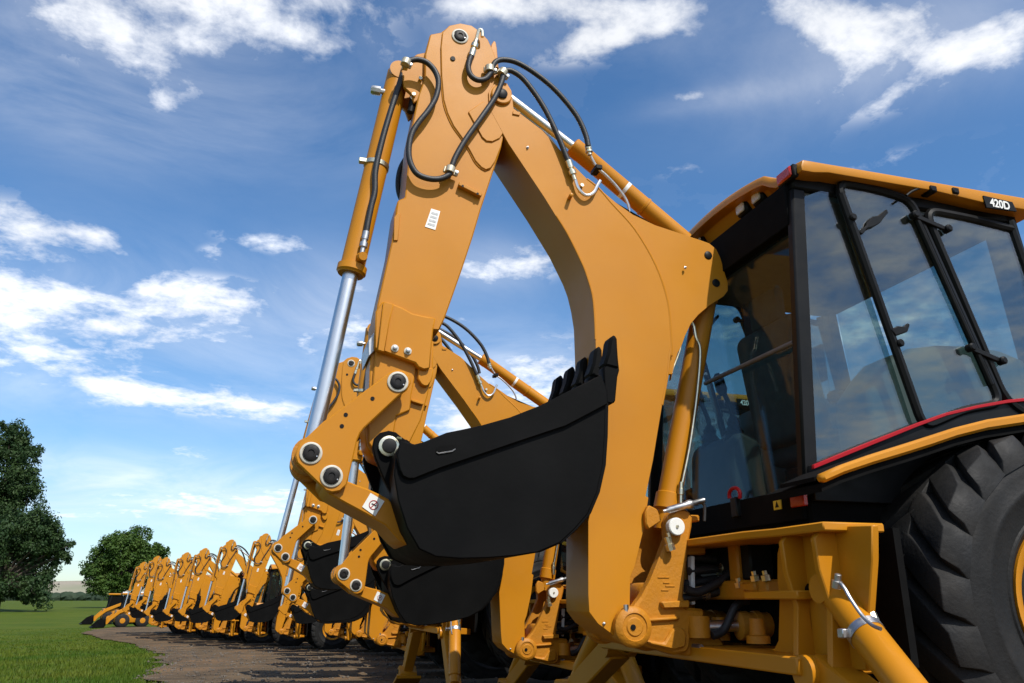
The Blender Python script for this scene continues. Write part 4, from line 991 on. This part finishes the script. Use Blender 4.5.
def stamp(name, mats, sub, mat, post=None):
    V, F = ico(sub); vs = []; fs = []
    for m4 in mats:
        k = len(vs); vs += [m4 @ v for v in V]; fs += [[i + k for i in f] for f in F]
    if post: vs = [post(v) for v in vs]
    me = bpy.data.meshes.new(name); me.from_pydata([tuple(v) for v in vs], [], fs); me.materials.append(mat)
    o = bpy.data.objects.new(name, me); COL.objects.link(o); return o
def pebbles():
    mats = []; rnd = random.Random(5)
    for _ in range(3600):
        y = 6 + 26 * rnd.random() ** 1.6; x = gleft(y) - .1 + rnd.random() ** 1.2 * (3.2 + y * .12)
        s = rnd.choice((.006, .008, .010, .014, .02)) * rnd.uniform(.7, 1.3) * (1 + y / 40)
        M4 = Matrix.Translation((x, y, gz(y) + .045 + s * .2)) @ Matrix.Rotation(rnd.random() * 6, 4, 'Z') @ Matrix.Diagonal((s * rnd.uniform(.8, 1.5), s, s * rnd.uniform(.5, .8), 1))
        mats.append(M4)
    o = stamp('gravel', mats, 1, M['stone']); tag(o, 'loose stones scattered over the dirt', 'gravel', None, 'stuff')
pebbles()

# ------------------------------------------------------------------ trees
def leafmat(name, a, b):
    m, nt, N, L = newmat(name)
    o = N.new('ShaderNodeOutputMaterial'); d = N.new('ShaderNodeBsdfPrincipled'); t = N.new('ShaderNodeBsdfTranslucent'); mx = N.new('ShaderNodeMixShader'); mx.inputs[0].default_value = .25
    c = mixcol(nt, noise_fac(nt, .55, 4, .35, .65), a, b); L.new(c, d.inputs['Base Color']); L.new(c, t.inputs[0]); d.inputs['Roughness'].default_value = .55; d.inputs['Specular IOR Level'].default_value = .25
    L.new(d.outputs[0], mx.inputs[1]); L.new(t.outputs[0], mx.inputs[2]); L.new(mx.outputs[0], o.inputs[0]); return m
M['leafa'] = leafmat('leaf_mid', (.034, .080, .012), (.075, .130, .022))
M['leafb'] = leafmat('leaf_dark', (.022, .052, .016), (.045, .080, .022))
def tree(name, loc, trunk_h, trunk_r, clumps, nleaf, leaf, mat, seed, label, group):
    r = empty(name, loc); tag(r, label, 'tree', group); rnd = random.Random(seed)
    m = MB(); top = Vector((rnd.uniform(-.3, .3), 0, trunk_h))
    m.sweep(spline([(0, 0, -.3), (.1, 0, trunk_h * .4), tuple(top)], 4), [trunk_r * (1.25 - .55 * i / 8) for i in range(9)], 'bark', 10)
    for c, rad in clumps:
        c = Vector(c); a = Vector((top.x * .7, 0, trunk_h * rnd.uniform(.65, 1.0))); mid = a.lerp(c, .5) + Vector((rnd.uniform(-.4, .4), rnd.uniform(-.4, .4), .4))
        P = spline([a, mid, c], 4); m.sweep(P, [trunk_r * .30 * (1 - .85 * i / (len(P) - 1)) for i in range(len(P))], 'bark', 7)
    m.build('trunk', r)
    bm = bmesh.new()
    tot = sum(q ** 2 for _, q in clumps)
    for c, rad in clumps:
        c = Vector(c)
        subs = []
        for _ in range(int(5 + rad * 4)):
            d = Vector((rnd.gauss(0, 1), rnd.gauss(0, 1), rnd.gauss(0, .8))).normalized(); subs.append((c + d * rad * rnd.uniform(.2, 1.05), rad * rnd.uniform(.25, .6)))
        for _ in range(int(nleaf * rad * rad / tot)):
            sc_, sr = rnd.choice(subs); d = Vector((rnd.gauss(0, 1), rnd.gauss(0, 1), rnd.gauss(0, 1))).normalized()
            p = sc_ + d * sr * rnd.random() ** .4
            s = leaf * rnd.uniform(.6, 1.4); n = (d + Vector((rnd.gauss(0, .6), rnd.gauss(0, .6), .5 + rnd.gauss(0, .5)))).normalized(); u = n.orthogonal().normalized(); v = n.cross(u); a = rnd.random() * 6.28
            e1 = u * math.cos(a) + v * math.sin(a); e2 = n.cross(e1)
            bm.faces.new([bm.verts.new(p + e1 * s * x + e2 * s * .55 * y + n * s * .15 * abs(x)) for x, y in ((-1, 0), (-.2, -1), (1, 0), (-.2, 1))])
    me = bpy.data.meshes.new('crown'); bm.to_mesh(me); bm.free(); me.materials.append(mat); o = bpy.data.objects.new('crown', me); COL.objects.link(o); o.parent = r
    return r
def clm(rnd, spec):
    out = []
    for cx, cz, w, h, n, q in spec:
        for _ in range(n):
            out.append(((cx + rnd.uniform(-w, w), rnd.uniform(-w, w) * .7, cz + rnd.uniform(-h, h)), rnd.uniform(.7, 1.3) * q))
    return out
rr = random.Random(11)

tree('broadleaf_tree', (-22.40, 150, gz(150) - .4), 4.2, .5, clm(rr, [(-2.34, 5.70, 2.34, 2.16, 9, 1.84), (1.80, 6.17, 2.70, 2.34, 10, 1.93), (-0.54, 9.12, 2.88, 1.80, 12, 1.93), (-0.18, 11.40, 1.98, 1.08, 9, 1.66), (3.96, 8.17, 1.44, 1.44, 6, 1.47), (-4.86, 6.08, 0.72, 0.54, 3, 1.01), (0.00, 3.80, 2.34, 0.72, 6, 1.38), (5.22, 9.50, 0.72, 0.72, 3, 1.01)]), 60000, .20, M['leafa'], 21, 'round full-leaved broadleaf tree standing alone behind the far end of the machine row', None)
tree('broadleaf_tree', (-31.68, 118, gz(118)), 3.4, .6, clm(rr, [(-3.2, 5.5, 3.5, 3.6, 14, 2.1), (2.2, 5.6, 3.0, 3.6, 14, 2.0), (5.0, 8.8, 1.8, 1.4, 7, 1.5), (7.0, 7.6, .8, 1.1, 4, 1.0), (1.0, 9.8, 3.2, 1.8, 9, 1.8), (5.2, 4.6, 1.2, 1.5, 5, 1.3), (3.0, 2.2, 3.0, .8, 7, 1.1), (-1.5, 2.6, 2.5, 1.0, 6, 1.4)]), 64000, .17, M['leafb'], 22, 'wide spreading broadleaf tree at the left edge, with loose feathery branch ends', None)
tree('tall_tree', (-33.75, 124, gz(124)), 9.0, .5, clm(rr, [(0, 9, 3.0, 4.0, 12, 2.1), (0, 15, 2.6, 3.0, 12, 1.9), (-.4, 19.5, 2.2, 2.4, 11, 1.8), (-.8, 23.0, 1.2, 1.6, 8, 1.3)]), 40000, .18, M['leafb'], 23, 'tall narrow dark tree rising behind the spreading tree at the left edge', None)


# ------------------------------------------------------------------ far hills, tree line, shed
def ridge(name, Y, pts, depth, mat, label):
    bm = bmesh.new(); rows = []; n = 160; x0, x1 = pts[0][0], pts[-1][0]
    for k, (f, g) in enumerate(((0, 0), (.15, .45), (.4, .8), (.7, .96), (1, 1), (1.4, .6))):
        row = []
        for i in range(n + 1):
            x = x0 + (x1 - x0) * i / n
            for (a, ha), (b, hb) in zip(pts, pts[1:]):
                if a <= x <= b: h = ha + (hb - ha) * (x - a) / (b - a)
            h += (noise.noise(Vector((x * .01, k, 0))) * .18 + noise.noise(Vector((x * .04, k * 2, 5))) * .06) * h
            row.append(bm.verts.new((x, Y + depth * f, gz(Y) - 1 + h * g)))
        rows.append(row)
    for a, b in zip(rows, rows[1:]):
        for i in range(n): bm.faces.new((a[i], a[i + 1], b[i + 1], b[i]))
    me = bpy.data.meshes.new(name); bm.to_mesh(me); bm.free(); me.materials.append(mat)
    for p in me.polygons: p.use_smooth = True
    o = bpy.data.objects.new(name, me); COL.objects.link(o); tag(o, label, None, None, 'structure'); return o
M['hill'] = surf('dry_hill', (.34, .29, .23), (.25, .25, .17), .95, scale=.006, spec=.05)
M['wood'] = surf('far_wood', (.030, .048, .032), (.045, .062, .038), .95, scale=.05, spec=.05)
ridge('hills', 1500, [(-2600, 30), (-900, 36), (-500, 40), (-330, 36), (-200, 36), (200, 30), (1200, 26), (3500, 24)], 500, M['hill'], 'pale dry hills on the horizon')
def wood():
    mats = []; rnd = random.Random(8)
    for _ in range(1500):
        x = rnd.uniform(-420, 500); y = 640 + rnd.uniform(-15, 25); s = rnd.uniform(1.6, 3.6)
        mats.append(Matrix.Translation((x, y, gz(y) + s * .7)) @ Matrix.Diagonal((s * 1.5, s, s, 1)))
    def post(v): return v + Vector((noise.noise(v * .5), noise.noise(v * .5 + Vector((9, 0, 0))), noise.noise(v * .5 + Vector((0, 9, 0))))) * 1.4
    o = stamp('treeline', mats, 2, M['wood'], post); tag(o, 'dark far-off wood along the foot of the hills', 'woods', None, 'stuff')
wood()
def shed(x, y):
    r = empty('farm_shed', (x, y, gz(y))); tag(r, 'small white farm shed in front of the far wood, left of the round tree', 'shed')
    m = MB(); m.box((-6, -3, -.5), (6, 3, 2.7), 'shed', .02); m.build('wall', r)
    m = MB(); m.prism([(-3.4, 2.7), (3.4, 2.7), (0, 4.2)], -6.3, 6.3, 'shed', axis='x', bevel=.02); m.build('roof', r)
    for xx in (-3.5, 0, 3.2):
        m = MB(); m.box((xx - .8, -3.05, -.4), (xx + .8, -2.98, 2.2), 'decalgrey', .01); m.build('door', r)
shed(-58.1, 420)

# ------------------------------------------------------------------ world: sky with cumulus
w = bpy.data.worlds.new('World'); sc.world = w; w.use_nodes = True
nt = w.node_tree; N, L = nt.nodes, nt.links
for n in list(N): N.remove(n)
SUN = Vector((.20, -.60, .775)).normalized()
out = N.new('ShaderNodeOutputWorld'); bg = N.new('ShaderNodeBackground'); L.new(bg.outputs[0], out.inputs[0])
SKYS = .13
bg.inputs[1].default_value = SKYS
sky = N.new('ShaderNodeTexSky'); sky.sky_type = 'NISHITA'; sky.sun_disc = False
sky.sun_elevation = math.asin(SUN.z); sky.sun_rotation = math.atan2(SUN.x, SUN.y); sky.altitude = 300; sky.air_density = 1.0; sky.dust_density = .4; sky.ozone_density = 2.6
tc = N.new('ShaderNodeTexCoord')
def math_(op, a, b=None, c=None, clamp=False):
    n = N.new('ShaderNodeMath'); n.operation = op; n.use_clamp = clamp
    for i, v in enumerate((a, b, c)):
        if v is None: continue
        if isinstance(v, (int, float)): n.inputs[i].default_value = v
        else: L.new(v, n.inputs[i])
    return n.outputs[0]
def vdot(v):
    n = N.new('ShaderNodeVectorMath'); n.operation = 'DOT_PRODUCT'; L.new(tc.outputs['Generated'], n.inputs[0]); n.inputs[1].default_value = v; return n.outputs['Value']
sep = N.new('ShaderNodeSeparateXYZ'); L.new(tc.outputs['Generated'], sep.inputs[0])
# clouds lie on a high flat layer: divide the direction by its height above the horizon
den = math_('ADD', math_('MAXIMUM', sep.outputs['Z'], 0.0), .16)
cmb = N.new('ShaderNodeCombineXYZ'); L.new(math_('DIVIDE', sep.outputs['X'], den), cmb.inputs[0]); L.new(math_('DIVIDE', sep.outputs['Y'], den), cmb.inputs[1])
def cnoise(scale, detail, rough, dist, off):
    mp = N.new('ShaderNodeMapping'); mp.inputs['Location'].default_value = off; L.new(cmb.outputs[0], mp.inputs[0])
    n = N.new('ShaderNodeTexNoise'); n.inputs['Scale'].default_value = scale; n.inputs['Detail'].default_value = detail; n.inputs['Roughness'].default_value = rough; n.inputs['Distortion'].default_value = dist
    L.new(mp.outputs[0], n.inputs['Vector']); return n.outputs['Fac']
n1 = cnoise(3.9, 9, .60, .35, (3.1, 1.7, 0)); n2 = cnoise(10., 6, .6, .2, (0, 5, 2)); n4 = cnoise(19, 5, .65, .3, (4, 1, 7)); n3 = cnoise(1.4, 5, .5, 0, (9, 3, 1))
# patches of cloud: direction (azimuth from +y, elevation), half extents, weight
BLOBS = [(-18.07, 35.94, 5.83, 1.66, 0, 0.95), (-8.23, 38.78, 8.36, 1.53, 0, 0.85), (0.22, 40.1, 3.86, 0.98, 0, 0.7), (-8.1, 35.92, 2.11, 1.8, -25, 0.8), (-11.63, 33.75, 2.42, 1.06, -20, 0.6), (-10.55, 31.53, 0.88, 0.54, 0, 0.7), (-15.08, 34.16, 3.98, 1.72, 0, 0.45), (-1.82, 37.23, 1.97, 0.86, 0, 0.5), (-16.79, 21.53, 3.61, 1.51, -5, 1.1), (-13.39, 22.38, 2.23, 0.96, -5, 0.9), (-16.97, 18.26, 3.18, 1.5, 0, 1.0), (-13.46, 16.68, 4.62, 1.55, 0, 1.0), (-9.23, 18.82, 5.3, 1.36, 5, 1.0), (-4.77, 19.69, 3.53, 1.15, 0, 0.8), (-6.41, 16.94, 4.13, 0.63, 0, 0.6), (-15.09, 14.47, 4.16, 0.82, 0, 0.7), (-10.84, 13.0, 3.83, 0.67, -5, 0.9), (-5.26, 12.77, 5.53, 0.82, -8, 1.0), (-0.63, 12.45, 3.65, 0.65, -8, 0.8), (1.16, 17.06, 0.9, 0.72, 0, 1.0), (-5.79, 9.3, 1.35, 0.44, 0, 0.9), (-10.19, 12.63, 2.58, 0.73, 0, 0.5), (-5.06, 5.72, 4.65, 0.93, 0, 0.9), (-0.4, 6.41, 4.94, 0.89, 0, 0.9), (-12.34, 7.7, 1.81, 0.53, 0, 0.6), (-10.83, 5.04, 2.42, 0.47, 0, 0.5), (4.13, 18.32, 2.15, 3.06, 0, 0.7), (11.13, 18.65, 2.39, 1.35, 0, 0.5), (15.47, 23.15, 3.49, 1.15, 5, 1.0), (17.57, 23.58, 1.59, 0.68, 0, 0.6), (18.64, 15.71, 5.58, 1.77, 0, 1.25), (14.96, 12.3, 7.11, 1.35, 0, 1.0), (-0.68, 23.8, 1.46, 0.59, 0, 0.5), (-2.85, 24.01, 2.15, 0.64, 0, 0.4), (-5.47, 22.64, 0.84, 0.44, 0, 0.5), (19.0, 40.63, 4.76, 1.13, 0, 1.0), (24.06, 38.32, 3.47, 1.01, 10, 0.95), (29.82, 39.16, 3.07, 1.49, 0, 1.0), (25.01, 40.11, 2.7, 1.0, 0, 0.7), (14.64, 40.76, 2.72, 0.75, 0, 0.6), (40.12, 37.73, 3.71, 1.43, -30, 1.0), (44.73, 35.09, 4.18, 1.41, -15, 1.0), (49.23, 32.54, 4.53, 1.03, 14, 1.05), (52.97, 32.68, 2.11, 1.65, 0, 0.9), (42.34, 32.7, 2.52, 0.97, 30, 0.95), (49.01, 36.05, 4.41, 0.79, 0, 0.5), (31.11, 34.09, 1.54, 0.45, 0, 0.8), (33.62, 34.02, 1.51, 0.44, -8, 0.75), (36.39, 32.89, 0.95, 0.38, 0, 0.75), (44.09, 27.63, 2.54, 0.48, 0, 0.3), (30.66, 29.25, 1.46, 0.39, 0, 0.5), (26.0, 15.66, 3.9, 3.35, 0, 0.3), (34.68, 17.86, 4.38, 1.95, 0, 0.55), (42.47, 16.96, 5.28, 2.47, 0, 0.5)]
VEILS = [(-12.42, 34.28, 13.43, 4.38, 0, 0.55), (-16.66, 29.48, 7.95, 2.87, 0, 0.3), (-10.99, 18.03, 13.93, 4.57, 0, 0.42), (20.7, 39.42, 12.26, 2.84, 0, 0.42), (45.88, 33.89, 9.99, 3.51, 0, 0.45), (-2.6, 6.01, 16.07, 2.52, 0, 0.6), (18.63, 14.79, 10.27, 3.73, 0, 0.55), (3.41, 18.27, 4.58, 4.64, 0, 0.35), (14.85, 23.36, 5.54, 2.03, 0, 0.3), (-12.38, 8.01, 7.2, 1.48, 0, 0.35), (-6.52, 12.66, 13.38, 1.57, 0, 0.35), (33.42, 33.67, 4.83, 0.88, 0, 0.3)]
mask = None
for az, el, wa, we, rot, k in BLOBS:
    az, el = R(az), R(el); d = Vector((math.sin(az) * math.cos(el), math.cos(az) * math.cos(el), math.sin(el)))
    u = Vector((math.cos(az), -math.sin(az), 0)); v = u.cross(d); cr, sr = math.cos(R(rot)), math.sin(R(rot))
    u, v = u * cr + v * sr, v * cr - u * sr
    a = vdot(u / math.tan(R(wa))); b = vdot(v / math.tan(R(we)))
    q = math_('ADD', math_('MULTIPLY', a, a), math_('MULTIPLY', b, b))
    front = math_('GREATER_THAN', vdot(d), .3)
    g = math_('MULTIPLY', math_('MULTIPLY', math_('POWER', 2.718, math_('MULTIPLY', q, -1.0)), front), k)
    mask = g if mask is None else math_('ADD', mask, g)
back = N.new('ShaderNodeMapRange'); back.inputs['From Min'].default_value = .1; back.inputs['From Max'].default_value = -.4; back.inputs['To Max'].default_value = .78; L.new(sep.outputs['Y'], back.inputs['Value'])
mask = math_('ADD', math_('MINIMUM', mask, 1.15), back.outputs[0])
nn = math_('ADD', math_('MULTIPLY', math_('SUBTRACT', n1, .5), 3.4), math_('ADD', math_('MULTIPLY', math_('SUBTRACT', n2, .5), 2.3), math_('MULTIPLY', math_('SUBTRACT', n4, .5), 1.2)))
raw = math_('ADD', math_('SUBTRACT', mask, .52), nn)
# noise never makes cloud where no patch lies
raw = math_('MINIMUM', raw, math_('MULTIPLY', math_('SUBTRACT', mask, .12), 2.2))
ss = N.new('ShaderNodeMapRange'); ss.interpolation_type = 'SMOOTHSTEP'; ss.inputs['From Min'].default_value = -.40; ss.inputs['From Max'].default_value = 1.20; L.new(raw, ss.inputs['Value'])
shade = N.new('ShaderNodeMapRange'); shade.inputs['From Min'].default_value = .35; shade.inputs['From Max'].default_value = .65; shade.inputs['To Min'].default_value = .80; shade.inputs['To Max'].default_value = 1.04; L.new(n3, shade.inputs['Value'])
cc = N.new('ShaderNodeVectorMath'); cc.operation = 'SCALE'; cc.inputs[0].default_value = (9.3, 9.5, 9.9); L.new(shade.outputs[0], cc.inputs['Scale'])
hs = N.new('ShaderNodeHueSaturation'); hs.inputs['Saturation'].default_value = 1.22; hs.inputs['Value'].default_value = 1.25; L.new(sky.outputs[0], hs.inputs['Color']); sm = N.new('ShaderNodeMapRange'); sm.inputs['From Min'].default_value = 0; sm.inputs['From Max'].default_value = .22; L.new(sep.outputs['Z'], sm.inputs['Value']); tint = mixcol(nt, sm.outputs[0], (.66, .74, .84), (1., 1., 1.)); mu = N.new('ShaderNodeMix'); mu.data_type = 'RGBA'; mu.blend_type = 'MULTIPLY'; mu.inputs[0].default_value = 1.; L.new(hs.outputs[0], mu.inputs[6]); L.new(tint, mu.inputs[7]); skycol = mu.outputs[2]
hz = None
for az, el, wa, we, rot, k in VEILS:
    az, el = R(az), R(el); d = Vector((math.sin(az) * math.cos(el), math.cos(az) * math.cos(el), math.sin(el)))
    u = Vector((math.cos(az), -math.sin(az), 0)); v = u.cross(d)
    a = vdot(u / math.tan(R(wa))); b = vdot(v / math.tan(R(we)))
    g = math_('MULTIPLY', math_('MULTIPLY', math_('POWER', 2.718, math_('MULTIPLY', math_('ADD', math_('MULTIPLY', a, a), math_('MULTIPLY', b, b)), -1.0)), math_('GREATER_THAN', vdot(d), .3)), k)
    hz = g if hz is None else math_('ADD', hz, g)
vn = N.new('ShaderNodeMapRange'); vn.inputs['From Min'].default_value = .33; vn.inputs['From Max'].default_value = .70; vn.inputs['To Min'].default_value = .12; vn.inputs['To Max'].default_value = 1.; L.new(cnoise(1.9, 8, .62, .6, (6, 2, 4)), vn.inputs['Value'])
veil = math_('MULTIPLY', math_('MINIMUM', hz, .60), vn.outputs[0])
cover = math_('MULTIPLY', math_('MAXIMUM', ss.outputs[0], veil), .97)
mxs = mixcol(nt, cover, skycol, cc.outputs[0])
L.new(mxs, bg.inputs[0])

sun = bpy.data.lights.new('sun', 'SUN'); sun.energy = 5.0; sun.angle = R(.53); sun.color = (1, .955, .88)
so = bpy.data.objects.new('sun', sun); COL.objects.link(so); so.rotation_euler = SUN.to_track_quat('Z', 'Y').to_euler(); so.location = (0, 0, 40)

# ------------------------------------------------------------------ camera
cam = bpy.data.cameras.new('camera'); co = bpy.data.objects.new('camera', cam); COL.objects.link(co); sc.camera = co
cam.sensor_width = 36; cam.lens = 800 / 1024 * 36; cam.clip_start = .05; cam.clip_end = 6000
co.location = (0, 0, .68); co.rotation_euler = (R(90 + 17.9069), 0, R(-16.5605))

sc.view_settings.view_transform = 'Standard'; sc.view_settings.look = 'None'; sc.view_settings.gamma = 1; sc.view_settings.exposure = 0
sc.render.engine = 'CYCLES'
cy = sc.cycles
cy.max_bounces = 8; cy.diffuse_bounces = 3; cy.glossy_bounces = 4; cy.transmission_bounces = 6; cy.transparent_max_bounces = 24
cy.use_denoising = True; cy.caustics_reflective = False; cy.caustics_refractive = False; cy.sample_clamp_indirect = 6
